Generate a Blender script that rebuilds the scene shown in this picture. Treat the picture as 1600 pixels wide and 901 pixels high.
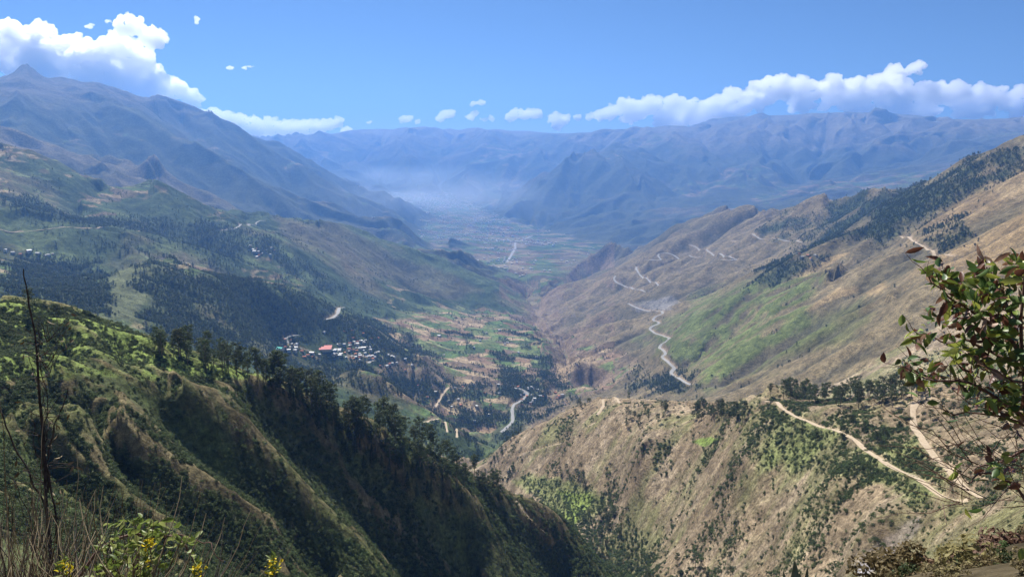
import bpy, math, random
import numpy as np
C = bpy.context.scene
for o in list(bpy.data.objects): bpy.data.objects.remove(o)
rng = np.random.default_rng(7); random.seed(7)
R = math.radians

# ------------------------------------------------------------------ camera, sky, sun, exposure
F = 1186.0; PITCH = math.atan((450.5-232)/F)
cam = bpy.data.cameras.new('camera'); cam.sensor_width = 36; cam.lens = 36*F/1600
cam.clip_start = 0.05; cam.clip_end = 200000
cam_ob = bpy.data.objects.new('camera', cam); C.collection.objects.link(cam_ob)
cam_ob.rotation_euler = (math.pi/2-PITCH, 0, 0); C.camera = cam_ob
SUN_AZ, SUN_EL = R(-24), R(52)          # azimuth from the view axis (minus = left), elevation
SUNV = (math.sin(SUN_AZ)*math.cos(SUN_EL), math.cos(SUN_AZ)*math.cos(SUN_EL), math.sin(SUN_EL))
W = bpy.data.worlds.new('World'); C.world = W; W.use_nodes = True
nt = W.node_tree; nt.nodes.clear()
sky = nt.nodes.new('ShaderNodeTexSky'); sky.sky_type = 'NISHITA'; sky.sun_disc = False
sky.sun_elevation = SUN_EL; sky.sun_rotation = SUN_AZ; sky.altitude = 3000; sky.air_density = 1.0; sky.dust_density = 0.1; sky.ozone_density = 10.0
bg = nt.nodes.new('ShaderNodeBackground'); bg.inputs[1].default_value = 0.05
wo = nt.nodes.new('ShaderNodeOutputWorld')
nt.links.new(sky.outputs[0], bg.inputs[0]); nt.links.new(bg.outputs[0], wo.inputs[0])
sl = bpy.data.lights.new('sun', 'SUN'); sl.energy = 5.0; sl.angle = R(0.53); sl.color = (1, .955, .88)
so = bpy.data.objects.new('sun', sl); C.collection.objects.link(so)
from mathutils import Vector
so.rotation_euler = Vector(SUNV).to_track_quat('Z', 'Y').to_euler()
C.view_settings.view_transform = 'Standard'; C.view_settings.look = 'None'
C.view_settings.exposure = 0.83; C.view_settings.gamma = 1
C.cycles.use_denoising = True; C.cycles.denoiser = 'OPENIMAGEDENOISE'
C.cycles.max_bounces = 32; C.cycles.volume_bounces = 32; C.cycles.diffuse_bounces = 2
C.cycles.transparent_max_bounces = 16; C.cycles.caustics_reflective = False; C.cycles.caustics_refractive = False
HAZE = 6.0e-5


# ------------------------------------------------------------------ haze: one closed box of even air round the whole place
bm_co = [(x*20600, y*20600, -1700 if z < 0 else 1110) for x in (-1, 1) for y in (-1, 1) for z in (-1, 1)]
hme = bpy.data.meshes.new('haze'); hme.from_pydata(bm_co, [], [(0, 1, 3, 2), (4, 6, 7, 5), (0, 4, 5, 1), (2, 3, 7, 6), (0, 2, 6, 4), (1, 5, 7, 3)])
import bmesh
_b = bmesh.new(); _b.from_mesh(hme); bmesh.ops.recalc_face_normals(_b, faces=_b.faces); _b.to_mesh(hme); _b.free()
hz = bpy.data.objects.new('haze', hme); C.collection.objects.link(hz); hz['kind'] = 'stuff'
hm = bpy.data.materials.new('haze'); hm.use_nodes = True; t = hm.node_tree; t.nodes.clear()
v = t.nodes.new('ShaderNodeVolumePrincipled'); v.inputs['Density'].default_value = HAZE; v.inputs['Color'].default_value = (.20, .45, 1, 1); v.inputs['Anisotropy'].default_value = .45
oo = t.nodes.new('ShaderNodeOutputMaterial'); t.links.new(v.outputs[0], oo.inputs['Volume']); hme.materials.append(hm)

# ------------------------------------------------------------------ rays and the terrain's survey points
CP, SP = math.cos(PITCH), math.sin(PITCH)
def ray(u, v):                      # direction of a sight line -> azimuth and tangent of elevation
    u = np.asarray(u, float); v = np.asarray(v, float)
    dx = (u-800)/F; dy = (450.5-v)/F
    X, Y, Z = dx, CP+dy*SP, -SP+dy*CP
    h = np.hypot(X, Y)
    return np.arctan2(X, Y), Z/h
def proj(x, y, z):
    dep = y*CP - z*SP; up = y*SP + z*CP
    return 800+F*x/dep, 450.5-F*up/dep, dep
PTS = []
def far_r(r): return r if r < 12500 else 12500+(r-12500)*.52
def A(*pts):
    for (u, v, r) in pts:
        r = far_r(r)
        a, t = ray(u, v); PTS.append((float(a), math.log(r), float(t)))
def AZ(*pts):                       # (u, r, z)
    for (u, r, z) in pts:
        a, _ = ray(u, 450); PTS.append((float(a), math.log(far_r(r)), z/r))
def L(pts, n=3):                    # crest or gully line, filled in between its points
    for (p, q) in zip(pts[:-1], pts[1:]):
        for k in range(n):
            f = k/n; A(tuple(p[i]*(1-f)+q[i]*f for i in range(3)))
    A(pts[-1])
# near ground below the viewpoint
for u in (-500, 0, 400, 800, 1200, 1600, 2100):
    AZ((u, .8, -1.62), (u, 1.4, -1.9))
A(*[(u, v, 5) for u, v in ((-300, 960), (0, 960), (300, 985), (500, 1000), (800, 1010), (1100, 1000), (1300, 985), (1450, 965), (1600, 940), (1900, 860))])
A(*[(u, v, 12) for u, v in ((-300, 930), (0, 950), (300, 990), (500, 1020), (800, 1050), (1100, 1000), (1300, 950), (1450, 905), (1600, 870), (1900, 760))])
A(*[(u, v, 30) for u, v in ((-300, 880), (0, 960), (300, 1000), (500, 1040), (800, 1080), (1100, 1020), (1300, 945), (1450, 892), (1600, 845), (1900, 700))])
A(*[(u, v, 90) for u, v in ((-300, 960), (0, 1030), (300, 1060), (500, 1080), (800, 1110), (1100, 1080), (1300, 1010), (1450, 960), (1600, 880), (1900, 700))])
A((1450, 960, 200), (1600, 900, 200), (1300, 1000, 220), (1100, 1050, 300), (900, 1090, 350), (600, 1060, 240), (300, 1020, 190), (0, 980, 160), (-300, 900, 160))
# near left hill
def rb(u, v): return 365+.1*u+.00045*u*u-float(np.interp(u, [0, 400, 640, 840], [.45, .50, .51, .45]))*(v-592)
def S(pts, k): L([(u, v, rb(u, v)*k) for u, v in pts], 3)
S([(287, 610), (330, 640), (366, 666), (442, 728), (466, 763), (504, 787), (550, 818), (600, 870), (630, 920)], .968)
S([(110, 630), (162, 659), (221, 694), (297, 738), (373, 780), (428, 811), (449, 866), (483, 910)], .964)
S([(20, 640), (79, 673), (138, 718), (193, 756), (260, 810), (310, 860), (350, 910)], .968)
S([(-60, 660), (0, 700), (60, 760), (120, 820), (190, 890)], .968)
S([(560, 668), (600, 700), (644, 742), (696, 762), (751, 797), (792, 845), (823, 890)], .968)
S([(430, 610), (480, 655), (530, 720), (570, 770), (620, 810), (700, 880)], .996)
S([(250, 650), (290, 690), (350, 745), (410, 800), (470, 860), (520, 920)], 1.028)
S([(80, 630), (140, 690), (190, 730), (240, 790), (330, 850), (400, 910)], 1.03)
S([(-10, 650), (60, 710), (120, 770), (180, 830), (250, 900)], 1.028)
S([(395, 640), (450, 690), (510, 760), (570, 830), (640, 900)], 1.02)
S([(545, 735), (610, 790), (680, 850), (735, 905)], 1.006)
S([(700, 735), (760, 780), (800, 830), (850, 880), (880, 915)], 1.01)
L([(-300, 600, 350), (0, 592, 362), (100, 590, 378), (200, 590, 400), (300, 592, 432), (400, 594, 474)], 3)          # edge of the grassy shelf
L([(-300, 440, 480), (0, 476, 480), (60, 484, 480), (130, 497, 480), (200, 517, 485), (300, 552, 490), (370, 574, 495), (430, 594, 500),
   (480, 618, 512), (540, 645, 533), (620, 685, 572), (700, 725, 610), (780, 768, 652), (799, 782, 662), (840, 800, 683), (875, 818, 703), (910, 848, 718), (944, 896, 722), (975, 940, 715)], 3)
A((200, 552, 442), (300, 572, 460), (100, 545, 428), (0, 535, 420))
AZ((-300, 600, -160), (0, 620, -210), (150, 640, -260), (300, 650, -300), (450, 680, -340), (600, 760, -420), (700, 820, -470), (800, 900, -500))
AZ((-300, 850, -230), (0, 900, -290), (300, 1000, -430), (600, 1150, -570))
# creek and near right hill
L([(740, 860, 1200), (790, 800, 1150), (830, 778, 1110), (870, 782, 1050), (905, 806, 960), (960, 865, 840), (1000, 905, 760)], 2)
L([(745, 735, 1700), (770, 706, 1550), (800, 683, 1400), (870, 650, 1290), (935, 625, 1230), (1000, 630, 1150), (1060, 632, 1020), (1110, 642, 900), (1180, 618, 800),
   (1250, 622, 770), (1330, 622, 740), (1400, 616, 720), (1460, 605, 710), (1520, 600, 700), (1600, 590, 690), (1900, 540, 650)], 3)
A((900, 720, 1070), (860, 700, 1180), (960, 780, 940), (1000, 700, 910), (1100, 750, 760), (1050, 830, 770), (960, 655, 1060), (1180, 700, 690),
  (1200, 780, 630), (1200, 850, 580), (1350, 830, 460), (1300, 760, 540), (1500, 700, 520), (1600, 700, 480), (1600, 640, 590), (1000, 905, 700), (1100, 905, 620),
  (1200, 905, 545), (1300, 905, 470), (1400, 901, 415), (1500, 860, 385), (1600, 820, 350), (1900, 760, 300),
  (1215, 635, 725), (1300, 668, 640), (1350, 700, 580), (1430, 750, 500), (1510, 797, 430), (1430, 660, 620), (1470, 720, 530), (1530, 780, 445))
AZ((900, 1560, -660), (1050, 1400, -540), (1200, 1150, -430), (1350, 1050, -400), (1500, 980, -360), (1700, 950, -320))
# river canyon
L([(745, 700, 2200), (765, 692, 2280), (800, 662, 2450), (835, 640, 2600), (875, 602, 2980), (888, 572, 3330), (872, 545, 3720), (868, 525, 4050), (852, 505, 4450), (840, 491, 4850), (815, 470, 5300)], 2)
L([(800, 625, 2640), (845, 590, 2990), (860, 560, 3330), (845, 532, 3720), (838, 515, 3960), (800, 497, 4200)], 2)
L([(885, 625, 2700), (915, 600, 2930), (925, 572, 3230), (900, 545, 3620), (890, 515, 4080), (870, 493, 4600)], 2)
L([(893, 580, 3120), (905, 571, 3130), (922, 568, 3130), (938, 576, 3110), (947, 588, 3060)], 2)
L([(892, 594, 3085), (905, 601, 3082), (922, 602, 3075), (940, 599, 3050)], 2)
A((905, 562, 3220), (935, 563, 3200))
A((600, 595, 2480), (700, 602, 2700), (600, 505, 3600), (700, 492, 4030), (780, 540, 3450), (650, 540, 3150), (720, 560, 3060), (700, 650, 2440), (650, 612, 2620), (740, 620, 2600), (780, 590, 2880))
L([(560, 582, 1960), (600, 600, 1920), (643, 625, 1870), (684, 650, 1830), (716, 674, 1790), (765, 712, 1740)], 2)
A((600, 650, 1700), (650, 680, 1640), (700, 710, 1600))
AZ((600, 2250, -790), (660, 2150, -840), (720, 2050, -860))
# village terrace and the wooded spur above it
A((430, 535, 2420), (540, 548, 2600), (600, 562, 2620), (660, 575, 2660), (490, 560, 2400), (450, 580, 1950), (400, 540, 2000), (300, 500, 1980), (200, 520, 1650), (0, 500, 1500), (0, 445, 2080), (100, 470, 1850), (-300, 480, 1500))
L([(100, 445, 2200), (160, 432, 2300), (215, 415, 2350), (240, 412, 2350), (330, 425, 2450), (400, 438, 2550), (470, 470, 2700), (530, 492, 2820), (590, 520, 2850)], 2)
AZ((150, 2650, -440), (240, 2700, -430), (330, 2800, -480), (400, 2900, -520))
# middle left ridge
L([(-300, 140, 4000), (0, 228, 4200), (50, 241, 4250), (90, 256, 4290), (150, 289, 4310), (200, 292, 4330), (240, 286, 4350), (290, 306, 4400), (340, 325, 4500), (420, 336, 4700), (500, 347, 4900),
   (560, 372, 5000), (620, 397, 5100), (700, 423, 5100), (770, 452, 5000), (815, 480, 4900)], 2)
A((0, 300, 3600), (0, 360, 3100), (0, 400, 2800), (-300, 300, 3000), (100, 380, 3050), (240, 340, 3650), (200, 390, 3050), (350, 385, 3500), (450, 390, 3900), (500, 400, 4000), (500, 450, 3600), (600, 450, 4150),
  (650, 470, 4150), (740, 480, 4350), (400, 425, 3250), (470, 440, 3350), (560, 490, 3500), (330, 350, 4000), (120, 320, 3800))
AZ((-300, 5000, 200), (0, 5000, -170), (150, 5200, -420), (300, 5400, -560), (450, 5700, -720), (600, 6200, -900), (700, 6500, -1000))
# right slope
L([(2000, 160, 3000), (1800, 205, 3100), (1600, 246, 3250), (1560, 258, 3350), (1500, 275, 3500), (1450, 288, 3700), (1400, 303, 3900), (1350, 316, 4200), (1290, 324, 4600), (1240, 332, 5000), (1180, 341, 5300),
   (1100, 359, 5700), (1050, 375, 6000), (1000, 396, 6300), (960, 407, 6500)], 2)
A((1000, 600, 2650), (1075, 602, 2300), (1180, 600, 1950), (1300, 572, 1700), (1400, 562, 1500), (1500, 565, 1300), (1600, 560, 1150), (1000, 550, 3150), (1100, 550, 2600), (1200, 500, 2500), (1200, 550, 2200),
  (1300, 450, 2550), (1300, 510, 2100), (1400, 400, 2550), (1400, 480, 1950), (1500, 350, 2550), (1500, 450, 1850), (1600, 300, 2550), (1600, 400, 1800), (1600, 490, 1350), (1900, 300, 1800), (1900, 480, 1000),
  (1000, 480, 3950), (1050, 430, 4400), (1100, 400, 4700), (1200, 370, 4400), (1200, 420, 3600), (1100, 460, 3700), (1300, 380, 3500), (950, 500, 3900), (950, 450, 4900), (930, 560, 3250),
  (1400, 340, 3200))
AZ((1900, 4000, -100), (1600, 4200, -200), (1400, 5200, -500), (1200, 6500, -850), (1100, 7000, -980))
def SR(pts, k): L([(u, v, (2500-3.6*(u-1200)-6.5*(v-500))*k) for u, v in pts], 3)
SR([(1290, 432), (1240, 452), (1180, 477), (1110, 507), (1062, 532)], .982)
SR([(1335, 452), (1285, 478), (1225, 508), (1150, 550), (1096, 590)], .982)
SR([(1410, 470), (1350, 500), (1285, 535), (1215, 575), (1175, 602)], .985)
SR([(1440, 430), (1380, 450), (1350, 462)], .985)
SR([(1305, 450), (1262, 468), (1205, 495), (1130, 532), (1085, 558)], 1.014)
SR([(1350, 482), (1300, 505), (1240, 535), (1180, 567), (1140, 597)], 1.014)
SR([(1430, 500), (1370, 525), (1310, 555), (1262, 590)], 1.012)
# valley floor, far
A((900, 420, 6300), (850, 430, 6000), (800, 440, 5650), (900, 470, 5050), (800, 388, 7900), (900, 392, 7700), (700, 382, 7900), (760, 400, 7200), (850, 352, 10300), (700, 332, 12200), (640, 322, 12800), (600, 312, 13500), (740, 350, 10400),
  (600, 372, 8500), (560, 302, 14200), (640, 345, 10500), (1000, 410, 7000))
# high left mountain
L([(-400, 90, 9500), (-100, 130, 9500), (0, 127, 9500), (20, 121, 9500), (30, 109, 9500), (50, 108, 9500), (64, 121, 9500), (80, 129, 9500), (105, 135, 9500), (150, 146, 9500), (200, 161, 9600), (245, 170, 9700), (330, 192, 10000), (400, 219, 10500), (450, 242, 11000),
   (500, 263, 11500), (560, 293, 12300), (610, 318, 12900)], 2)
A((0, 200, 7500), (100, 200, 8000), (200, 240, 7500), (300, 282, 7400), (400, 300, 7900), (500, 332, 8000), (560, 352, 7900), (620, 375, 7900), (0, 260, 5800), (-300, 200, 7000), (160, 180, 8600), (300, 225, 9000), (450, 280, 9600), (530, 305, 10500), (250, 280, 6300))
AZ((-300, 13000, 100), (100, 13000, 100), (300, 13500, -200), (450, 15000, -600))
# far ranges
L([(-400, 215, 24000), (300, 216, 24000), (400, 215, 24000), (470, 217, 24000), (530, 218, 24000), (600, 213, 24000), (700, 213, 24000), (730, 211, 24000), (790, 212, 24000), (830, 214, 23500), (910, 208, 23000), (960, 204, 22500), (1045, 197, 22000), (1085, 199, 22000),
   (1110, 194, 22000), (1180, 189, 21500), (1200, 186, 21500), (1265, 185, 21500), (1290, 183, 21000), (1330, 184, 21000), (1355, 180, 21000), (1390, 186, 21000), (1430, 188, 21000), (1500, 188, 21000), (1560, 186, 21000), (1600, 183, 21000), (2000, 170, 21000)], 2)
A((500, 262, 20000), (600, 260, 20000), (600, 291, 16800), (690, 302, 15800), (700, 255, 20000), (800, 250, 19000), (770, 295, 16000), (450, 235, 22000), (850, 240, 19000), (740, 318, 14000))
L([(772, 326, 12300), (800, 306, 12700), (850, 270, 13200), (890, 250, 13500), (925, 241, 13800), (1000, 238, 14500), (1060, 228, 16500), (1100, 218, 18500)], 2)
AZ((800, 14500, -960), (850, 15500, -880), (900, 17000, -600))
A((830, 347, 10800), (900, 368, 9300), (960, 388, 8200), (1000, 300, 11500), (930, 310, 11300), (1000, 350, 9500), (1100, 300, 11500), (1100, 345, 9200), (1100, 260, 14000), (1200, 250, 14500), (1200, 300, 11500), (1000, 388, 8000), (1150, 345, 8800))
L([(1210, 338, 8600), (1240, 322, 9500), (1300, 292, 11000), (1400, 262, 13200), (1450, 243, 15000)], 2)
A((1330, 235, 17000), (1230, 215, 18500), (1500, 220, 17000), (1600, 215, 16500), (1500, 262, 12000), (1380, 300, 10000), (2000, 200, 15000), (1260, 285, 13500))
for u in (-400, 400, 1000, 1600, 2000): AZ((u, 28000, -200), (u, 33000, -500))

P = np.array(PTS); SS = .42
def rbf_fit():
    X = np.c_[P[:, 0], P[:, 1]*SS]
    d = np.hypot(X[:, None, 0]-X[None, :, 0], X[:, None, 1]-X[None, :, 1])
    n = len(X); K = np.zeros((n+3, n+3)); K[:n, :n] = -np.sqrt(d*d+.003**2)
    K[:n, :n] += np.eye(n)*0.0006
    Q = np.c_[np.ones(n), X]; K[:n, n:] = Q; K[n:, :n] = Q.T
    w = np.linalg.solve(K, np.r_[P[:, 2], 0, 0, 0])
    return X, w
RX, RW = rbf_fit()
def base_t(az, s):                  # on a coarse lattice
    out = np.empty(az.size, np.float32); a = az.ravel(); b = s.ravel()*SS
    for i in range(0, a.size, 20000):
        A_, B_ = a[i:i+20000, None], b[i:i+20000, None]
        d = np.sqrt((A_-RX[None, :, 0])**2+(B_-RX[None, :, 1])**2+.003**2)
        out[i:i+20000] = -(d@RW[:-3]) + RW[-3]+RW[-2]*A_[:, 0]+RW[-1]*B_[:, 0]
    return out.reshape(az.shape)

# lattice: azimuth columns (dense in front, sparse behind), rings of growing radius
QUAL = 1.0
AZL = R(44)
NA = int(1590*QUAL)
az_d = np.linspace(-AZL, AZL, NA)
def extra(n, lo, hi): return lo+(hi-lo)*(np.arange(1, n+1)/n)**1.6
az_r = extra(40, AZL, math.pi)
AZV = np.r_[-az_r[::-1], az_d, az_r]
knot_r = [.8, 4, 40, 150, 230, 740, 1500, 2300, 5200, 7500, 9000, 12500, 16200, 18700, 20000]
knot_n = [30, 30, 40, 60, 400, 230, 90, 350, 100, 110, 110, 130, 130, 20]
rr = [.8]
for k in range(len(knot_n)):
    n = int(knot_n[k]*(QUAL if k > 2 else 1)); rr += list(np.exp(np.linspace(math.log(knot_r[k]), math.log(knot_r[k+1]), n+1))[1:])
RV = np.array(rr); SV = np.log(RV)
def interp_lattice(ca, cs, g, az, s):   # bilinear from lattice
    ia = np.clip(np.searchsorted(ca, az)-1, 0, len(ca)-2); ib = np.clip(np.searchsorted(cs, s)-1, 0, len(cs)-2)
    fa = ((az-ca[ia])/(ca[ia+1]-ca[ia])).clip(0, 1); fb = ((s-cs[ib])/(cs[ib+1]-cs[ib])).clip(0, 1)
    return g[np.ix_(ib, ia)]*(1-fb)[:, None]*(1-fa)+g[np.ix_(ib, ia+1)]*(1-fb)[:, None]*fa+g[np.ix_(ib+1, ia)]*fb[:, None]*(1-fa)+g[np.ix_(ib+1, ia+1)]*fb[:, None]*fa
ca = np.r_[-az_r[::-1][:-1:3], np.linspace(-AZL, AZL, 560), az_r[1::3]]
cs = np.r_[np.linspace(SV[0], math.log(180), 120)[:-1], np.linspace(math.log(180), SV[-1], 640)]
AA, BB = np.meshgrid(ca, cs)
T0 = interp_lattice(ca, cs, base_t(AA, BB), AZV, SV)
AZG, RG = np.meshgrid(AZV, RV)
# behind the viewpoint: a hillside that climbs away
bk = np.clip((np.abs(AZG)-R(60))/R(50), 0, 1); bk = bk*bk*(3-2*bk)
T0 = T0*(1-bk)+bk*np.minimum(.32-1.7/np.maximum(RG, .9), 1400/RG)
XG = (RG*np.sin(AZG)).astype(np.float32); YG = (RG*np.cos(AZG)).astype(np.float32); ZG = (T0*RG).astype(np.float32)

# ------------------------------------------------------------------ noise
def h2(ix, iy, k):
    v = (ix.astype(np.int64)*374761393+iy.astype(np.int64)*668265263+k*1274126177) & 0xffffffff
    v = ((v ^ (v >> 13))*1274126177) & 0xffffffff
    return ((v ^ (v >> 16)) & 0xffff).astype(np.float32)/65535.
def vnoise(x, y, k=0):
    ix = np.floor(x); iy = np.floor(y); fx = (x-ix).astype(np.float32); fy = (y-iy).astype(np.float32)
    fx = fx*fx*(3-2*fx); fy = fy*fy*(3-2*fy); ix = ix.astype(np.int64); iy = iy.astype(np.int64)
    a = h2(ix, iy, k); b = h2(ix+1, iy, k); c = h2(ix, iy+1, k); d = h2(ix+1, iy+1, k)
    return (a+(b-a)*fx)*(1-fy)+(c+(d-c)*fx)*fy
def fbm(x, y, k=0, n=4):
    o = 0; a = 1; s = 0
    for i in range(n):
        o = o+a*(vnoise(x, y, k+i*7)-.5); s += a; a *= .5; x = x*2.03+13.1; y = y*2.03+7.7
    return o/s*2
def grads(Z):
    # slope in world axes from the polar lattice
    dZr = np.gradient(Z, RV, axis=0); dZa = np.gradient(Z, AZV, axis=1)/RG
    sa, ca_ = np.sin(AZG), np.cos(AZG)
    return (dZr*sa+dZa*ca_).astype(np.float32), (dZr*ca_-dZa*sa).astype(np.float32)
def sstep(a, b, x):
    t = np.clip((x-a)/(b-a), 0, 1); return t*t*(3-2*t)

def erode(Z):
    # gullies that run down the slope: one octave per wavelength, each only where the lattice resolves it
    lams = [2000, 1150, 620, 300, 150, 74, 36, 17]
    gx, gy = grads(Z)
    tot = np.zeros_like(Z)
    for li, lam in enumerate(lams):
        rel = lam/RG
        w = sstep(.012, .03, rel)*(1-sstep(.28, .5, rel))
        w *= sstep(60, 150, RG)
        rows = np.where((w > 0.001).any(axis=1))[0]
        if len(rows) == 0: continue
        r0, r1 = rows[0], rows[-1]+1
        X = XG[r0:r1]/lam; Y = YG[r0:r1]/lam; w = w[r0:r1].astype(np.float32)
        sx, sy = gx[r0:r1], gy[r0:r1]; sl_ = np.sqrt(sx*sx+sy*sy)+1e-4
        dx_, dy_ = -sy/sl_, sx/sl_                      # along the contour
        X = X+.35*fbm(X*.7, Y*.7, 31+li, 2); Y = Y+.35*fbm(X*.7+9, Y*.7, 77+li, 2)
        ix = np.floor(X); iy = np.floor(Y); fx = X-ix; fy = Y-iy; ix = ix.astype(np.int64); iy = iy.astype(np.int64)
        ac = np.zeros_like(fx); as_ = np.zeros_like(fx); wt = np.zeros_like(fx)
        for i in (-1, 0, 1):
            for j in (-1, 0, 1):
                ox = h2(ix+i, iy+j, 5+li)*.7+.15; oy = h2(ix+i, iy+j, 55+li)*.7+.15
                vx = fx-i-ox; vy = fy-j-oy
                ww = np.exp(-(vx*vx+vy*vy)*2.2)
                m = (vx*dx_+vy*dy_)*6.2832
                ac += np.cos(m)*ww; as_ += np.sin(m)*ww; wt += ww
        ac /= wt; as_ /= wt
        steep = sstep(.015, .32, sl_)*np.minimum(1, .5/sl_)**1.3
        amp = lam*(.095 if lam > 100 else .07)*steep*w*(.6+.8*vnoise(X*.4, Y*.4, 90+li))
        mg = np.sqrt(ac*ac+as_*as_); hgt = .45*ac+.55*mg*(1-2*np.abs(np.arctan2(as_, ac))/np.pi)
        tot[r0:r1] += hgt*amp
        gx[r0:r1] += -as_*dx_*6.2832/lam*amp*.9; gy[r0:r1] += -as_*dy_*6.2832/lam*amp*.9
    return tot
ZB = ZG.copy(); GR0 = grads(ZG)
UG0 = 800+F*np.tan(np.clip(AZG, -1.2, 1.2))
EM = np.where(RG < 1600, .6, 1.15-.0*RG).astype(np.float32)
EM = np.where((RG >= 1600) & (RG < 5400) & (AZG < .04), .62, EM); EM = np.where((RG >= 1600) & (RG < 6500) & (AZG >= .04), 1.0, EM)
EM = EM*np.where((RG > 1600) & (RG < 6500), .78, 1); EM = np.where(RG > 6000, 1.1-.1*sstep(10500, 12500, RG), EM)*(1-.85*sstep(170, 90, UG0)*sstep(8000, 8800, RG)*(RG < 12000)); EM = EM*(1-.6*sstep(760, 800, UG0)*sstep(1130, 1070, UG0)*sstep(850, 950, RG)*(RG < 1560)); EM = EM*(1-.85*((UG0 > 870) & (UG0 < 965) & (RG > 2850) & (RG < 3350))); EM = EM.astype(np.float32)
ER = erode(ZG)*EM
# keep the near crests, shelf and camera knoll close to the survey
ZG = ZG+ER
# lumpy small relief at every scale the lattice can carry
for k_, (lm_, r0_, r1_) in enumerate(((14, 200, 900), (38, 220, 2200), (110, 900, 6500), (330, 3500, 22000), (800, 7000, 22000))):
    a_, b_ = np.searchsorted(RV, r0_), np.searchsorted(RV, r1_)
    w_ = sstep(r0_, r0_*1.4, RG[a_:b_])*(1-sstep(r1_*.7, r1_, RG[a_:b_]))*(.35+.65*sstep(.05, .3, np.hypot(*[q[a_:b_] for q in GR0])))
    nn = 1-2*np.abs(fbm(XG[a_:b_]/lm_, YG[a_:b_]/lm_, 700+k_*11, 3))
    ZG[a_:b_] += (w_*lm_*(.07 if lm_ < 300 else .075)*(nn-.5)).astype(np.float32)

def mesh_from(name, co, faces4=None, attrs=None, mat=None, smooth=True, tris=None):
    me = bpy.data.meshes.new(name)
    me.vertices.add(len(co)); me.vertices.foreach_set('co', np.asarray(co, np.float32).ravel())
    f = faces4 if faces4 is not None else tris
    n, k = f.shape
    me.loops.add(n*k); me.loops.foreach_set('vertex_index', f.astype(np.int32).ravel())
    me.polygons.add(n); me.polygons.foreach_set('loop_start', np.arange(0, n*k, k, dtype=np.int32)); me.polygons.foreach_set('loop_total', np.full(n, k, np.int32))
    me.polygons.foreach_set('use_smooth', np.full(n, smooth))
    if mat: me.materials.append(mat)
    for kx, v in (attrs or {}).items():
        a = me.attributes.new(kx, 'FLOAT_COLOR', 'POINT'); a.data.foreach_set('color', np.c_[v, np.ones(len(v))].astype(np.float32).ravel())
    me.update(); return me
def link(name, me, parent=None, **k):
    o = bpy.data.objects.new(name, me); C.collection.objects.link(o)
    if parent: o.parent = parent
    for a, b in k.items(): o[a] = b
    return o

NR_, NC_ = RG.shape
def grid_faces(nr, nc):
    i = np.arange(nr*nc).reshape(nr, nc)
    return np.stack([i[:-1, :-1], i[1:, :-1], i[1:, 1:], i[:-1, 1:]], -1).reshape(-1, 4)[:, ::-1]

# ------------------------------------------------------------------ looking things up on the terrain
DAZ = az_d[1]-az_d[0]; I0 = len(az_r)
def col_t(az):
    f = (np.clip(az, -AZL, AZL*.9999)+AZL)/DAZ; i = int(f); w = f-i
    return (ZG[:, I0+i]*(1-w)+ZG[:, I0+i+1]*w)/RV
def hit(u, v, r0, r1):              # where the sight line through (u, v) meets the ground between r0 and r1
    a, t = ray(u, v); a = float(a); t = float(t)
    i0, i1 = np.searchsorted(RV, r0), np.searchsorted(RV, r1)
    c = col_t(a)[i0:i1]
    k = np.argmax(c >= t)
    if c[k] < t: k = int(np.argmax(c))
    if k > 0 and c[k] > t:
        w = (t-c[k-1])/(c[k]-c[k-1]+1e-9); r = RV[i0+k-1]*(1-w)+RV[i0+k]*w; r = float(np.clip(r, RV[i0+k-1], RV[i0+k]))
    else: r = float(RV[i0+k])
    x, y = r*math.sin(a), r*math.cos(a)
    return x, y, gz(x, y)
def gz(x, y):
    a = math.atan2(x, y); r = math.hypot(x, y)
    j = min(max(np.searchsorted(AZV, a)-1, 0), NC_-2); i = min(max(np.searchsorted(RV, r)-1, 0), NR_-2)
    fa = (a-AZV[j])/(AZV[j+1]-AZV[j]); fr = (r-RV[i])/(RV[i+1]-RV[i])
    return float((ZG[i, j]*(1-fr)+ZG[i+1, j]*fr)*(1-fa)+(ZG[i, j+1]*(1-fr)+ZG[i+1, j+1]*fr)*fa)
def gza(x, y):
    a = np.arctan2(x, y); r = np.hypot(x, y)
    j = np.clip(np.searchsorted(AZV, a)-1, 0, NC_-2); i = np.clip(np.searchsorted(RV, r)-1, 0, NR_-2)
    fa = (a-AZV[j])/(AZV[j+1]-AZV[j]); fr = (r-RV[i])/(RV[i+1]-RV[i])
    return (ZG[i, j]*(1-fr)+ZG[i+1, j]*fr)*(1-fa)+(ZG[i, j+1]*(1-fr)+ZG[i+1, j+1]*fr)*fa

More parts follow.
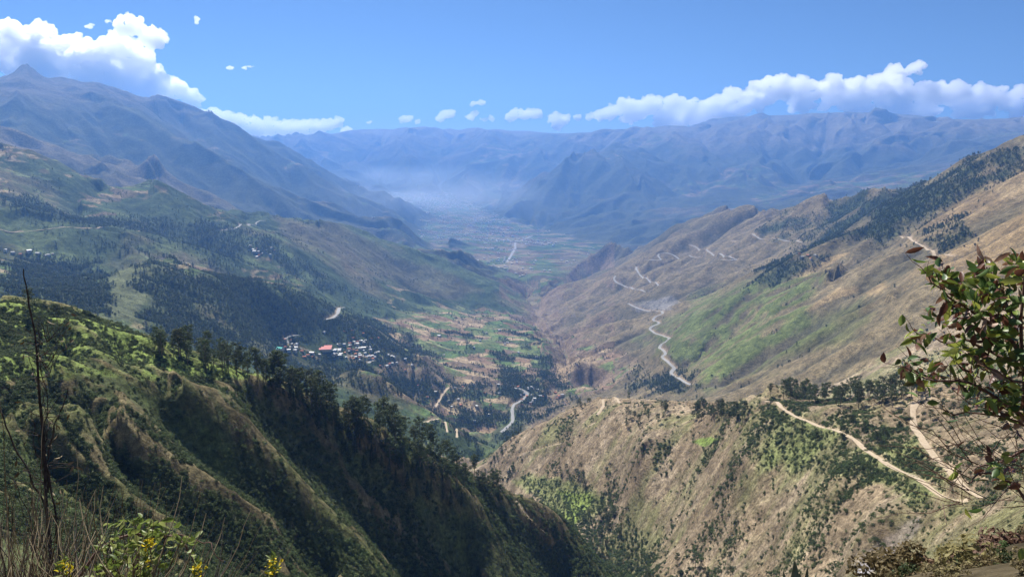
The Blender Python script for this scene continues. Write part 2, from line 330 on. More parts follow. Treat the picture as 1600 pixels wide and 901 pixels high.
# ------------------------------------------------------------------ roads: cut into the slopes, then laid as ribbons
ROADM = np.full(RG.shape, 9., np.float32)      # distance from a road's middle, in half widths
BANKM = np.zeros(RG.shape, np.float32)
def resample(p, step):
    p = np.array(p, float); d = np.r_[0, np.cumsum(np.linalg.norm(np.diff(p[:, :2], axis=0), axis=1))]
    n = max(3, int(d[-1]/step)+1); q = np.linspace(0, d[-1], n)
    return np.c_[[np.interp(q, d, p[:, k]) for k in range(3)]].T
def smooth(p, n=2):
    for _ in range(n):
        p = np.vstack([p[:1], (p[:-2]+2*p[1:-1]+p[2:])/4, p[-1:]])
    return p
ROADS = []
def road(name, pts, r0, r1, width, label_kind, cut=2.2):
    q = [hit(u, v, r0, r1) for u, v in np.array([(pts[k][0]*(1-f)+pts[k+1][0]*f, pts[k][1]*(1-f)+pts[k+1][1]*f) for k in range(len(pts)-1) for f in (0, .25, .5, .75)]+[pts[-1]])]
    q = np.array(q)
    rr_ = np.hypot(q[:, 0], q[:, 1]); aa_ = np.arctan2(q[:, 0], q[:, 1])
    med = np.array([np.median(rr_[max(0, i-2):i+3]) for i in range(len(rr_))]); med = np.convolve(np.pad(med, 2, 'edge'), [.1, .2, .4, .2, .1], 'valid')
    q[:, 0] = med*np.sin(aa_); q[:, 1] = med*np.cos(aa_); q[:, 2] = gza(q[:, 0], q[:, 1])
    q = smooth(resample(q, width*.8), 2)
    z = q[:, 2].copy()
    kk = 9
    z = np.convolve(np.pad(z, kk//2, 'edge'), np.ones(kk)/kk, 'valid'); g_ = gza(q[:, 0], q[:, 1]); q[:, 2] = np.clip(z, g_-width*.5, g_+width*.4)
    q[:, 2] = np.convolve(np.pad(q[:, 2], 1, 'edge'), [.25, .5, .25], 'valid')
    hw = width/2; reach = hw*(1+cut)
    for (x, y, zz) in q:
        r = math.hypot(x, y); a = math.atan2(x, y)
        i0, i1 = np.searchsorted(RV, r-reach), np.searchsorted(RV, r+reach)+1
        j0, j1 = np.searchsorted(AZV, a-reach/r), np.searchsorted(AZV, a+reach/r)+1
        d = np.hypot(XG[i0:i1, j0:j1]-x, YG[i0:i1, j0:j1]-y)/hw
        m = d < ROADM[i0:i1, j0:j1]
        sub = ROADM[i0:i1, j0:j1]; sub[m] = d[m]
        zt = RZ[i0:i1, j0:j1]; zt[m] = zz
    ROADS.append((name, q, width, label_kind))
RZ = np.zeros(RG.shape, np.float32)
road('highway', [(1079, 604), (1070, 597), (1060, 591), (1048, 583), (1055, 575), (1044, 566), (1034, 558), (1041, 551), (1030, 544), (1036, 536), (1047, 529), (1034, 524), (1022, 520), (1015, 514), (1022, 508), (1031, 504), (1020, 500), (1026, 493), (1037, 490), (1030, 485), (1001, 483), (986, 477), (981, 471)], 1700, 5200, 11.5, 'asphalt')
road('highway', [(962, 428), (959, 436), (963, 442), (975, 446), (987, 450), (1001, 454), (1015, 458)], 2600, 5800, 12, 'asphalt')
road('highway', [(1040, 447), (1024, 442), (1008, 436), (999, 428), (994, 421), (995, 414)], 2600, 5800, 12, 'asphalt')
road('highway', [(1010, 403), (1022, 407), (1034, 408), (1028, 400), (1030, 393), (1050, 397), (1077, 402), (1095, 404)], 2600, 6200, 11.5, 'asphalt')
road('highway', [(1079, 380), (1086, 386), (1095, 390), (1118, 397), (1141, 403), (1153, 407), (1135, 408), (1112, 405)], 2600, 6000, 12, 'asphalt')
road('highway', [(1145, 370), (1180, 372), (1212, 374), (1243, 376), (1253, 381)], 2600, 6000, 12, 'asphalt')
road('dirt_track', [(1408, 365), (1421, 372), (1432, 381), (1449, 388), (1463, 397), (1487, 404)], 1700, 3800, 9, 'dirt')
road('valley_road', [(803, 603), (816, 608), (825, 616), (816, 625), (803, 632), (800, 638), (801, 648), (801, 659), (791, 668), (783, 678)], 1900, 3300, 12, 'asphalt')
road('dirt_track', [(702, 601), (694, 613), (686, 625), (680, 642)], 1600, 3300, 8, 'dirt')
road('dirt_track', [(687, 651), (697, 661), (699, 680)], 1500, 3300, 5, 'dirt')
road('dirt_track', [(709, 662), (714, 674), (714, 687)], 1500, 3300, 5, 'dirt')
road('dirt_track', [(660, 662), (675, 655), (686, 653)], 1500, 3300, 7, 'dirt')
road('village_road', [(466, 519), (446, 526), (445, 531), (457, 539), (464, 543), (483, 548), (492, 552)], 1900, 3300, 10, 'asphalt')
road('village_road', [(538, 479), (530, 481), (528, 490), (521, 496), (508, 503)], 1900, 3800, 12, 'asphalt')
road('village_road', [(566, 555), (581, 556), (587, 560), (575, 571)], 1900, 3300, 11, 'asphalt')
road('hillside_road', [(347, 363), (375, 356), (400, 346), (415, 343)], 2700, 4650, 10, 'asphalt')
road('hillside_road', [(0, 361), (80, 360), (160, 356), (240, 355)], 2700, 4300, 6, 'dirt')
road('town_road', [(805, 376), (805, 388), (798, 400), (791, 414)], 5500, 12000, 24, 'asphalt')
road('town_road', [(805, 379), (822, 373), (833, 367)], 6000, 12000, 24, 'asphalt')
road('dirt_road', [(1197, 606), (1210, 620), (1220, 637), (1240, 649), (1275, 664), (1310, 674), (1335, 686), (1350, 700), (1385, 725), (1430, 746), (1460, 765), (1508, 800)], 340, 780, 4.2, 'dirt', 3)
road('dirt_road', [(1433, 622), (1426, 640), (1428, 665), (1445, 695), (1470, 722), (1500, 755), (1532, 787)], 340, 760, 4.6, 'dirt', 3)
road('dirt_track', [(803, 776), (815, 790), (828, 812), (838, 822), (856, 832)], 600, 760, 3.6, 'dirt', 2)
road('dirt_track', [(960, 618), (965, 624), (968, 632)], 700, 1300, 4.5, 'dirt', 2)
road('dirt_track', [(942, 620), (943, 634), (932, 652)], 700, 1400, 4.5, 'dirt', 2)
road('dirt_track', [(772, 717), (827, 707), (879, 694), (930, 664)], 700, 1500, 4, 'dirt', 2)
w = 1-sstep(1.15, 3.2, ROADM); ZG += w*(RZ-ZG)
BANKM = (ROADM < 3)*np.clip((ZB+ER-RZ)/4, 0, 1).astype(np.float32)*(ROADM < 9)
T1 = ZG/RG

# ------------------------------------------------------------------ what covers the ground
UG, VG, DG = proj(XG, YG, ZG)
def lerp(a, b, m): return a+(np.array(b, np.float32)-a)*m[..., None]
def region(poly, r0, r1, soft=6., wob=14., k=0):
    """weight of ground whose place in the survey view lies in the outline poly, ragged at the edge"""
    m = np.zeros(RG.shape, np.float32)
    i0, i1 = np.searchsorted(RV, r0), np.searchsorted(RV, r1)
    p = np.array(poly, float)
    ju = np.where((AZV > ray(p[:, 0].min()-60, 450)[0]) & (AZV < ray(p[:, 0].max()+60, 450)[0]))[0]
    if len(ju) == 0: return m
    sl = (slice(i0, i1), slice(ju[0], ju[-1]+1))
    x, y, r = XG[sl], YG[sl], RG[sl]
    sc = r*.035
    lam = float(np.sqrt(r0*r1))*.03
    U = UG[sl]+wob*fbm(x/lam, y/lam, 300+k, 4); V = VG[sl]+wob*.7*fbm(x/lam+5, y/lam, 340+k, 4)
    ins = np.zeros(U.shape, bool); dmin = np.full(U.shape, 1e9, np.float32)
    n = len(p)
    for a in range(n):
        x1, y1 = p[a]; x2, y2 = p[(a+1) % n]
        c = (V > min(y1, y2)) & (V <= max(y1, y2))
        if y1 != y2: ins ^= c & (U < (V-y1)*(x2-x1)/(y2-y1)+x1)
        t = np.clip(((U-x1)*(x2-x1)+(V-y1)*(y2-y1))/((x2-x1)**2+(y2-y1)**2+1e-6), 0, 1)
        dmin = np.minimum(dmin, np.hypot(U-x1-t*(x2-x1), V-y1-t*(y2-y1)))
    sd = np.where(ins, dmin, -dmin)
    m[sl] = sstep(-soft/2, soft/2, sd)
    return m
def cells(x, y, k, asp=.55, ang=.3):        # field plots: id noise and distance to the plot's edge
    c, s_ = math.cos(ang), math.sin(ang); X = (x*c+y*s_); Y = (-x*s_+y*c)/asp
    ix = np.floor(X).astype(np.int64); iy = np.floor(Y).astype(np.int64)
    best = np.full(X.shape, 9., np.float32); sec = best.copy(); idv = np.zeros(X.shape, np.float32)
    for i in (-1, 0, 1):
        for j in (-1, 0, 1):
            d = np.abs(X-(ix+i+h2(ix+i, iy+j, k)))+np.abs(Y-(iy+j+h2(ix+i, iy+j, k+1)))*1.0
            d = d.astype(np.float32); idn = h2(ix+i, iy+j, k+2)
            nb = d < best
            sec = np.where(nb, best, np.minimum(sec, d)); idv = np.where(nb, idn, idv); best = np.where(nb, d, best)
    return idv, sec-best
gx, gy = grads(ZG)
slope = np.sqrt(gx*gx+gy*gy)
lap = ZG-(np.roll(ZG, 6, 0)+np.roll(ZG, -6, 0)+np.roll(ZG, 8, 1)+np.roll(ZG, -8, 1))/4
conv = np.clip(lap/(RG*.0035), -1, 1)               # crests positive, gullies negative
n1 = fbm(XG/60, YG/60, 1, 5); n2 = fbm(XG/400, YG/400, 2, 5); n3 = fbm(XG/2500, YG/2500, 3, 5); n0 = fbm(XG/12, YG/12, 4, 4)
DRY = np.array((.175, .135, .088), np.float32)
COL = np.zeros(RG.shape+(3,), np.float32)+DRY
FOR = np.zeros(RG.shape, np.float32)                # woodland
BUSH = np.zeros(RG.shape, np.float32)               # shrubs
far = RG > 5500
COL = lerp(COL, (.10, .085, .06), (RG > 5600)*1.)
COL = lerp(COL, (.18, .15, .095), (RG > 12000)*sstep(-200, 350, ZG+250*n3)*.8)
COL = lerp(COL, (.05, .06, .032), sstep(-.1, .5, n3+.25-ZG/1500)*(RG > 5200)*.8)
COL = lerp(COL, (.15, .12, .075), sstep(.1, .5, fbm(XG/700, YG/700, 9, 5))*(RG > 5200)*.6)
# fields on gentle ground, near and far
idn, ed = cells(XG/95, YG/95, 400); idf, edf = cells(XG/190, YG/190, 420, .6, -.4)
pal = np.array([(.27, .20, .12), (.20, .135, .085), (.10, .15, .05), (.17, .20, .08), (.33, .25, .15), (.075, .105, .04), (.13, .16, .06), (.16, .12, .08)], np.float32)
fcol = pal[(idn*7.99).astype(int)]; fcolf = pal[(idf*7.99).astype(int)]
edge = np.minimum(ed/.07, 1); fcol = fcol*(.35+.65*edge[..., None]); fcolf = fcolf*(.6+.4*np.minimum(edf/.07, 1)[..., None])
VALLEY = region([(590, 500), (700, 480), (830, 492), (858, 520), (868, 560), (862, 600), (800, 632), (760, 690), (640, 640), (560, 580), (640, 560)], 1800, 4600, 8, 20, 1)
VALLEY = np.maximum(VALLEY, region([(890, 520), (960, 545), (1000, 560), (960, 610), (880, 620), (890, 570)], 2400, 4200, 8, 10, 2))
COL = COL+(fcol-COL)*(VALLEY*sstep(.8, .45, slope))[..., None]
FARV = region([(520, 290), (700, 300), (860, 360), (1000, 395), (960, 470), (850, 500), (800, 470), (720, 425), (600, 372)], 5000, 16500, 10, 16, 3)*sstep(.5, .25, slope)
COL = COL+(fcolf*np.array((.56, .62, .60), np.float32)-COL)*(FARV*.95)[..., None]
hills = (RG > 5600)*sstep(.1, .45, fbm(XG/900, YG/900, 19, 4)+.12)*sstep(.6, .35, slope)*sstep(500, 100, ZG)
COL = COL+(fcolf*.7-COL)*(hills*.75)[..., None]
# middle left ridge
LM = ((RG > 1250) & (RG < 5300) & (UG < 830+0*UG))*sstep(840, 800, UG)*(1-VALLEY)
lmc = lerp(np.zeros_like(COL)+np.array((.05, .07, .03), np.float32), (.11, .098, .056), sstep(.05, .5, n2+.25*n3))
lmc = lerp(lmc, (.085, .11, .045), sstep(.1, .4, fbm(XG/250, YG/250, 44, 4)))
COL = COL+(lmc-COL)*LM[..., None]
fm = LM*sstep(-.02, .18, fbm(XG/500, YG/500, 48, 3)+.10)*sstep(.6, .38, slope)*(RG < 4400)
COL = COL+(fcol*.85-COL)*(fm*.8)[..., None]
rm = region([(430, 340), (520, 350), (640, 405), (760, 455), (700, 470), (560, 420), (450, 380)], 3300, 5300, 14, 20, 4)
COL = lerp(COL, (.14, .10, .065), rm*.45)
ggr = region([(200, 395), (300, 360), (420, 380), (520, 440), (620, 490), (540, 500), (420, 420), (260, 400)], 2500, 4300, 14, 26, 5)
COL = lerp(COL, (.095, .125, .045), ggr*sstep(-.1, .3, n2)*.8)
ter = region([(175, 420), (245, 412), (300, 425), (240, 440), (225, 480), (215, 500), (160, 500)], 1500, 2700, 8, 10, 6)
COL = lerp(COL, (.12, .13, .065), ter*.8)
def woods(poly, r0, r1, k, th=-.15, lam=160):
    m = region(poly, r0, r1, 34, 44, k)*sstep(th-.08, th+.34, fbm(XG/lam, YG/lam, 600+k, 5)+.12); np.maximum(FOR, m, out=FOR)
woods([(0, 430), (60, 400), (150, 415), (170, 440), (165, 500), (120, 520), (0, 470)], 1300, 3000, 10, -.3)
woods([(228, 425), (320, 430), (420, 440), (500, 480), (540, 500), (520, 520), (440, 530), (380, 540), (250, 530), (225, 480)], 1300, 3000, 11, -.5)
woods([(500, 500), (560, 495), (650, 540), (680, 575), (620, 560), (540, 525)], 1600, 3300, 12, -.2)
woods([(380, 560), (480, 560), (600, 575), (760, 600), (700, 640), (620, 610), (500, 590), (400, 590)], 1500, 3000, 13, -.2, 90)
woods([(600, 590), (760, 620), (800, 640), (760, 700), (690, 640), (600, 620)], 1800, 3000, 14, -.05, 80)
woods([(0, 290), (130, 330), (260, 330), (330, 380), (180, 400), (60, 350)], 2500, 4400, 15, .02, 300)
woods([(260, 300), (420, 380), (560, 470), (600, 500), (420, 430), (300, 380)], 2700, 4600, 16, .15, 220)
woods([(780, 590), (850, 575), (885, 590), (870, 640), (820, 660), (800, 690), (785, 640)], 1800, 3300, 17, -.2, 80)
woods([(700, 505), (860, 510), (880, 590), (800, 592), (700, 560)], 2800, 4200, 18, .32, 70)
woods([(1190, 345), (1300, 315), (1400, 292), (1500, 256), (1600, 224), (1600, 262), (1500, 300), (1450, 345), (1330, 375), (1280, 400), (1240, 395), (1290, 350), (1200, 362)], 2000, 5600, 20, -.02, 170)
woods([(1195, 420), (1250, 395), (1275, 405), (1230, 435), (1200, 450)], 2300, 4500, 21, -.3)
woods([(1460, 375), (1510, 350), (1500, 345), (1450, 375)], 1700, 3500, 22, -.3)
woods([(1000, 590), (1060, 585), (1100, 600), (1000, 605)], 1700, 3300, 23, -.3)
# right slope
RS = ((RG > 1150) & (RG < 7300))*sstep(858, 900, UG)*(1-VALLEY)*(1-far*.3)
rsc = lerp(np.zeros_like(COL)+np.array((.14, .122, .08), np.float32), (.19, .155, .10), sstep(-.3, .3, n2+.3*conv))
rsc = lerp(rsc, (.245, .18, .105), region([(1420, 390), (1500, 300), (1600, 240), (1700, 250), (1700, 520), (1500, 480)], 1100, 4000, 60, 40, 30)*sstep(-.4, .2, n2))
rsc = lerp(rsc, (.36, .27, .16), region([(1232, 428), (1270, 405), (1330, 395), (1300, 415), (1260, 432)], 1900, 4000, 5, 8, 31))
rsc = lerp(rsc, (.33, .25, .15), region([(1250, 470), (1290, 455), (1340, 445), (1420, 450), (1400, 462), (1320, 465), (1260, 492)], 1600, 3500, 8, 16, 32)*sstep(-.15, .1, n1)*.9)
rsc = lerp(rsc, (.34, .26, .16), region([(1540, 290), (1600, 270), (1650, 270), (1620, 300), (1560, 310)], 1600, 3500, 8, 16, 33)*.8)
gband = region([(1000, 530), (1080, 470), (1200, 425), (1290, 430), (1260, 480), (1300, 520), (1230, 555), (1120, 605), (1040, 560)], 1500, 4500, 30, 26, 34)
rsc = lerp(rsc, (.12, .155, .055), gband*sstep(-.35, .35, conv+.6*n1+.15)*.9)
rsc = lerp(rsc, (.10, .12, .05), region([(1250, 500), (1360, 470), (1340, 530), (1220, 560)], 1500, 3000, 20, 20, 35)*.6)
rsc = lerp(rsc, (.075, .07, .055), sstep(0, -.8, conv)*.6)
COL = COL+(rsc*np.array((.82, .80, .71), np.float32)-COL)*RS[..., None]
COL = lerp(COL, (.19, .18, .17), region([(985, 476), (1020, 462), (1058, 468), (1045, 488), (1000, 484)], 2600, 4800, 5, 16, 36)*.8)
COL = lerp(COL, (.19, .135, .09), sstep(.45, .8, slope)*((RG > 2400) & (RG < 6500) & (UG > 780) & (UG < 960))*.7)
# near left hill
NL = ((RG > 110) & (RG < 760))*sstep(1000, 975, UG)*1.
nlc = np.zeros_like(COL)+np.array((.075, .088, .038), np.float32)
nlc = lerp(nlc, (.15, .12, .065), sstep(-.05, .6, conv+.5*n1+.2*n0)*.85)
nlc = lerp(nlc, (.075, .105, .03), sstep(.0, .35, fbm(XG/40, YG/40, 71, 4))*.6)
SHELF = region([(-300, 400), (0, 470), (130, 490), (300, 540), (430, 585), (430, 597), (300, 592), (0, 590), (-300, 600)], 350, 520, 8, 12, 40)
nlc = lerp(nlc, (.17, .22, .06), SHELF*sstep(-.5, .1, n0+.4*n1))
BUSH = np.maximum(BUSH, NL*np.clip(.35-.8*sstep(.1, .7, conv)+.8*n1, .03, 1))
COL = COL+(nlc-COL)*NL[..., None]
# near right hill
NR = np.clip(((RG >= 760) & (RG < 1600))*1.+((RG > 300) & (RG < 760))*sstep(975, 1000, UG), 0, 1)
nrc = np.zeros_like(COL)+np.array((.165, .128, .078), np.float32)
nrc = lerp(nrc, (.225, .18, .115), sstep(-.2, .4, fbm(XG/25, YG/25, 81, 5)))
nrc = lerp(nrc, (.13, .135, .055), sstep(-.05, .45, fbm(XG/70, YG/70, 83, 5)+.3*fbm(XG/9, YG/9, 85, 3))*.75)
rg_ = region([(1150, 640), (1200, 620), (1330, 690), (1420, 640), (1440, 700), (1500, 780), (1440, 790), (1330, 740), (1200, 730), (1150, 690)], 350, 900, 20, 30, 41)
nrc = lerp(nrc, (.12, .14, .05), rg_*sstep(-.3, .35, n1+.5*n0)*.8)
nrc = lerp(nrc, (.15, .20, .05), region([(1080, 690), (1110, 681), (1125, 686), (1100, 697)], 500, 1100, 3, 4, 42))
nrc = lerp(nrc, (.22, .30, .05), region([(870, 765), (885, 768), (920, 770), (932, 782), (915, 800), (895, 822), (880, 812), (888, 792)], 800, 1300, 5, 8, 43))
nrc = lerp(nrc, (.14, .17, .055), region([(800, 750), (850, 742), (950, 770), (940, 800), (880, 830), (850, 790)], 760, 1400, 12, 16, 44)*.7)
nrc = lerp(nrc, (.30, .29, .29), region([(1330, 885), (1350, 870), (1385, 855), (1400, 860), (1375, 885), (1345, 898)], 330, 600, 6, 12, 45)*.9)
nrc = lerp(nrc, (.20, .17, .14), region([(1340, 880), (1380, 840), (1440, 800), (1450, 815), (1410, 860), (1370, 895)], 330, 600, 10, 16, 46)*.6)
COL = COL+(nrc*np.array((1.22, 1.2, 1.25), np.float32)-COL)*NR[..., None]
bz = np.clip(-.12+.55*sstep(0, .5, fbm(XG/45, YG/45, 91, 4))+.3*rg_+.3*sstep(0, -.7, conv), .015, 1)
CREEK = region([(800, 740), (960, 770), (1010, 860), (1060, 905), (960, 905), (900, 840), (860, 800)], 740, 1450, 16, 20, 47)
BUSH = np.maximum(BUSH, NR*np.clip(bz+.5*CREEK, 0, 1))
BUSH *= (ROADM > 1.8)
NEAR = (RG < 110)*1.
COL = lerp(COL, (.075, .06, .036), NEAR)
COL = lerp(COL, (.045, .058, .028), FOR*(RG > 1100))
bc = lerp(np.zeros_like(COL)+np.array((.34, .265, .18), np.float32), (.22, .16, .10), vnoise(XG/9, YG/9, 5))
COL = COL+(bc-COL)*(sstep(.5, 1., BANKM+.35)*sstep(3.0, 1.6, ROADM)*(ROADM < 3)*.8*np.clip(4000/RG, .35, 1))[..., None]
COL = lerp(COL, (.30, .22, .13), region([(846, 600), (862, 574), (890, 556), (935, 556), (948, 566), (935, 572), (905, 573), (890, 584), (886, 602)], 2650, 3500, 4, 4, 60)*(.55+.4*sstep(-.1, .1, fbm(XG/50, YG/50, 61, 3))))
COL *= (1+.16*n1*(RG < 4000)+.14*n2)[..., None]
COL = np.clip(COL, .012, .6)
FOR *= (ROADM > 2)
ZG = ZG+FOR*(RG > 3200)*(9*vnoise(XG/14, YG/14, 7))           # rough crowns of far woods
ZG = ZG+(RG < 120)*sstep(.8, 3, RG)*.25*fbm(XG/1.5, YG/1.5, 17, 3)
ZG = np.where(ZG > 950, 950+140*np.tanh((ZG-950)/140), ZG).astype(np.float32)

# ------------------------------------------------------------------ materials
def mat(name, col=(.5, .5, .5), rough=.8, **k):
    m = bpy.data.materials.new(name); m.use_nodes = True; b = m.node_tree.nodes['Principled BSDF']
    b.inputs['Base Color'].default_value = (*col, 1); b.inputs['Roughness'].default_value = rough
    b.inputs['Specular IOR Level'].default_value = k.get('spec', .2)
    return m
def noisy(name, c1, c2, scale, rough=.85, bump=0, dist=.1, spec=.2, detail=6):
    m = mat(name, c1, rough, spec=spec); t = m.node_tree; b = t.nodes['Principled BSDF']
    tc = t.nodes.new('ShaderNodeTexCoord'); n = t.nodes.new('ShaderNodeTexNoise'); n.inputs['Scale'].default_value = scale; n.inputs['Detail'].default_value = detail
    r = t.nodes.new('ShaderNodeValToRGB'); r.color_ramp.elements[0].position = .35; r.color_ramp.elements[1].position = .65
    r.color_ramp.elements[0].color = (*c1, 1); r.color_ramp.elements[1].color = (*c2, 1)
    t.links.new(tc.outputs['Object'], n.inputs['Vector']); t.links.new(n.outputs['Fac'], r.inputs['Fac']); t.links.new(r.outputs[0], b.inputs['Base Color'])
    if bump:
        bp = t.nodes.new('ShaderNodeBump'); bp.inputs['Strength'].default_value = bump; bp.inputs['Distance'].default_value = dist
        t.links.new(n.outputs['Fac'], bp.inputs['Height']); t.links.new(bp.outputs[0], b.inputs['Normal'])
    return m
def ground_material():
    m = mat('ground', rough=1, spec=.05); t = m.node_tree; b = t.nodes['Principled BSDF']; N = t.nodes.new; K = t.links.new
    at = N('ShaderNodeAttribute'); at.attribute_name = 'cover'
    tc = N('ShaderNodeTexCoord'); geo = N('ShaderNodeNewGeometry')
    tot = None
    for sc, amt in ((1/.5, .55), (1/3., .6), (1/14., .5), (1/70., .35)):
        n = N('ShaderNodeTexNoise'); n.inputs['Scale'].default_value = sc; n.inputs['Detail'].default_value = 5; n.inputs['Roughness'].default_value = .65
        K(tc.outputs['Object'], n.inputs['Vector'])
        r = N('ShaderNodeMapRange'); r.inputs['From Min'].default_value = .3; r.inputs['From Max'].default_value = .7
        r.inputs['To Min'].default_value = 1-amt; r.inputs['To Max'].default_value = 1+amt; K(n.outputs['Fac'], r.inputs['Value'])
        if tot is None: tot = r.outputs[0]
        else:
            mm = N('ShaderNodeMath'); mm.operation = 'MULTIPLY'; K(tot, mm.inputs[0]); K(r.outputs[0], mm.inputs[1]); tot = mm.outputs[0]
    mx = N('ShaderNodeVectorMath'); mx.operation = 'SCALE'; K(at.outputs['Color'], mx.inputs[0]); K(tot, mx.inputs['Scale']); K(mx.outputs[0], b.inputs['Base Color'])
    n = N('ShaderNodeTexNoise'); n.inputs['Scale'].default_value = .12; n.inputs['Detail'].default_value = 9; n.inputs['Roughness'].default_value = .62; K(tc.outputs['Object'], n.inputs['Vector'])
    bp = N('ShaderNodeBump'); bp.inputs['Strength'].default_value = 1; bp.inputs['Distance'].default_value = 2.5; K(n.outputs['Fac'], bp.inputs['Height']); K(bp.outputs[0], b.inputs['Normal'])
    return m
GM = ground_material()
co = np.stack([XG, YG, ZG], -1).reshape(-1, 3)
fc = grid_faces(NR_, NC_); rowf = fc[:, 3]//NC_
# one sheet, named by what it is: near slopes and the valley, and the mountains beyond
cut = int(np.searchsorted(RV, 6400))
def sheet(name, a, b):
    v = co.reshape(NR_, NC_, 3)[a:b+1].reshape(-1, 3)
    return link(name, mesh_from(name, v, grid_faces(b+1-a, NC_), {'cover': COL[a:b+1].reshape(-1, 3)}, GM), kind='structure')
sheet('terrain', 0, cut); sheet('mountains', cut, NR_-1)

# ------------------------------------------------------------------ clouds, far beyond the haze
def ico(n=2):
    import bmesh
    b = bmesh.new(); bmesh.ops.create_icosphere(b, subdivisions=n, radius=1)
    v = np.array([q.co[:] for q in b.verts], np.float32); f = np.array([[q.index for q in p.verts] for p in b.faces], np.int32); b.free(); return v, f
IV, IF = ico(2)
cm = bpy.data.materials.new('cloud'); cm.use_nodes = True; t = cm.node_tree; t.nodes.clear()
cv = t.nodes.new('ShaderNodeVolumePrincipled'); cv.inputs['Density'].default_value = .010; cv.inputs['Color'].default_value = (1, 1, 1, 1); cv.inputs['Anisotropy'].default_value = .7
co_ = t.nodes.new('ShaderNodeOutputMaterial'); t.links.new(cv.outputs[0], co_.inputs['Volume'])
tx1 = bpy.data.textures.new('billow', 'CLOUDS'); tx1.noise_scale = 460; tx1.noise_depth = 5; tx1.noise_basis = 'VORONOI_F1'
tx2 = bpy.data.textures.new('billow_fine', 'CLOUDS'); tx2.noise_scale = 150; tx2.noise_depth = 4
CD = 24600
def cloud(label, blobs, flat=1., seed=0, vox=28.):
    g = np.random.default_rng(seed); vs = []; fs = []; n = 0
    for (u, v, r) in blobs:
        dx = (u-800)/F; dy = (450.5-v)/F
        d = np.array([dx, CP+dy*SP, -SP+dy*CP]); d = d/d[1]*CD; R0 = r/F*CD*.86
        d[1] += g.uniform(-1, 1)*R0*1.2
        sc = np.array([1.1, 1.2, flat]); vs.append(IV*R0*.9*sc+d); fs.append(IF+n); n += len(IV)
        for k in range(20 if r > 8 else 9):
            o = g.normal(size=3); o[2] = o[2]*.9+.3; o /= np.linalg.norm(o); r1 = R0*g.uniform(.25, .48); o1 = o*R0*g.uniform(.7, 1.0)
            vs.append(IV*r1*sc+d+o1*sc); fs.append(IF+n); n += len(IV)
            for q in range(9 if r > 8 else 3):
                p = g.normal(size=3)+o*.9; p /= np.linalg.norm(p); r2 = r1*g.uniform(.22, .5)
                vs.append(IV*r2*sc+d+(o1+p*r1*g.uniform(.75, 1.05))*sc); fs.append(IF+n); n += len(IV)
    c0 = np.vstack(vs).mean(0); me = mesh_from('cloud', np.vstack(vs)-c0, tris=np.vstack(fs), mat=cm)
    o = link('cloud', me, label=label, category='cloud'); o.location = c0
    md = o.modifiers.new('merge', 'REMESH'); md.mode = 'VOXEL'; md.voxel_size = vox; md.use_smooth_shade = True
    for tx, st in ((tx1, 190), (tx2, 135)):
        dd = o.modifiers.new('billow', 'DISPLACE'); dd.texture = tx; dd.strength = st; dd.mid_level = .5; dd.texture_coords = 'GLOBAL'
    return o
cloud('largest bright cumulus bank, rising over the high rocky peak', [(0, 68, 32), (30, 50, 20), (60, 75, 33), (15, 100, 32), (-40, 80, 45), (100, 78, 28), (85, 108, 35), (130, 92, 30), (160, 92, 28), (188, 75, 24), (213, 45, 19), (235, 60, 18), (255, 58, 9),
  (200, 100, 32), (165, 125, 35), (215, 132, 28), (250, 138, 24), (278, 140, 19), (298, 155, 15), (240, 162, 25), (120, 140, 25)], 1, 1)
cloud('long low cloud bank sinking behind the high mountain shoulder', [(300, 176, 16), (320, 184, 18), (345, 188, 18), (370, 194, 18), (395, 196, 17), (420, 199, 17), (445, 201, 16), (470, 201, 15), (495, 200, 15), (515, 196, 12), (530, 190, 9), (350, 208, 20), (400, 212, 18), (450, 212, 16), (500, 212, 14), (540, 210, 11), (556, 212, 8)], .9, 2, 26)
cloud('tiny lone wisp high above every other cloud', [(310, 31, 4), (307, 36, 3.5)], 1, 3, 23)
cloud('left one of two flat wisps in open blue sky', [(357, 106, 5.8), (364, 107, 4.6)], .45, 4, 21)
cloud('right and longer one of two flat wisps in open blue sky', [(380, 106, 5.8), (386, 105.5, 4.6), (392, 105, 5.8)], .45, 45, 21)
cloud('low sliver of cloud resting on the far left skyline', [(590, 213, 5), (600, 213, 6), (612, 214, 5)], .6, 46, 24)
cloud('small wisp just above the largest cumulus bank', [(140, 42, 5), (146, 39, 4), (168, 33, 5), (175, 36, 4)], .5, 44, 21)
cloud('tiny flat puff following the small round one', [(652, 190, 5)], .7, 47, 24)
cloud('small round puff low above the ridge, left of the slanted one', [(632, 187, 8), (640, 184, 5)], .8, 5, 27)
cloud('small slanted puff with a higher end towards its neighbour stack', [(687, 185, 8.0), (695, 181, 9.2), (703, 178, 8.0)], .8, 6, 27)
cloud('upper puff of the two stacked small clouds', [(740, 162, 6.9), (750, 161, 8.0)], .75, 7, 27)
cloud('lower puff of the two stacked small clouds', [(735, 183, 8.0), (742, 177, 5.8)], .9, 8, 27)
cloud('thin low puff beside the stacked pair', [(757, 187, 5.2), (768, 185, 5.2)], .8, 81, 23)
cloud('wide oval cloud alone over the middle of the skyline', [(796, 183, 9.2), (808, 180, 11.5), (822, 178, 11.5), (836, 177, 10.3), (844, 181, 5.8)], .8, 9, 31)
cloud('squarish puff touching the far skyline', [(868, 187, 10.3), (880, 188, 9.2), (872, 196, 9.2), (886, 182, 5.8)], .95, 10, 31)
cloud('tiny dot of cloud near the long low bank', [(578, 191, 5)], .5, 11, 21)
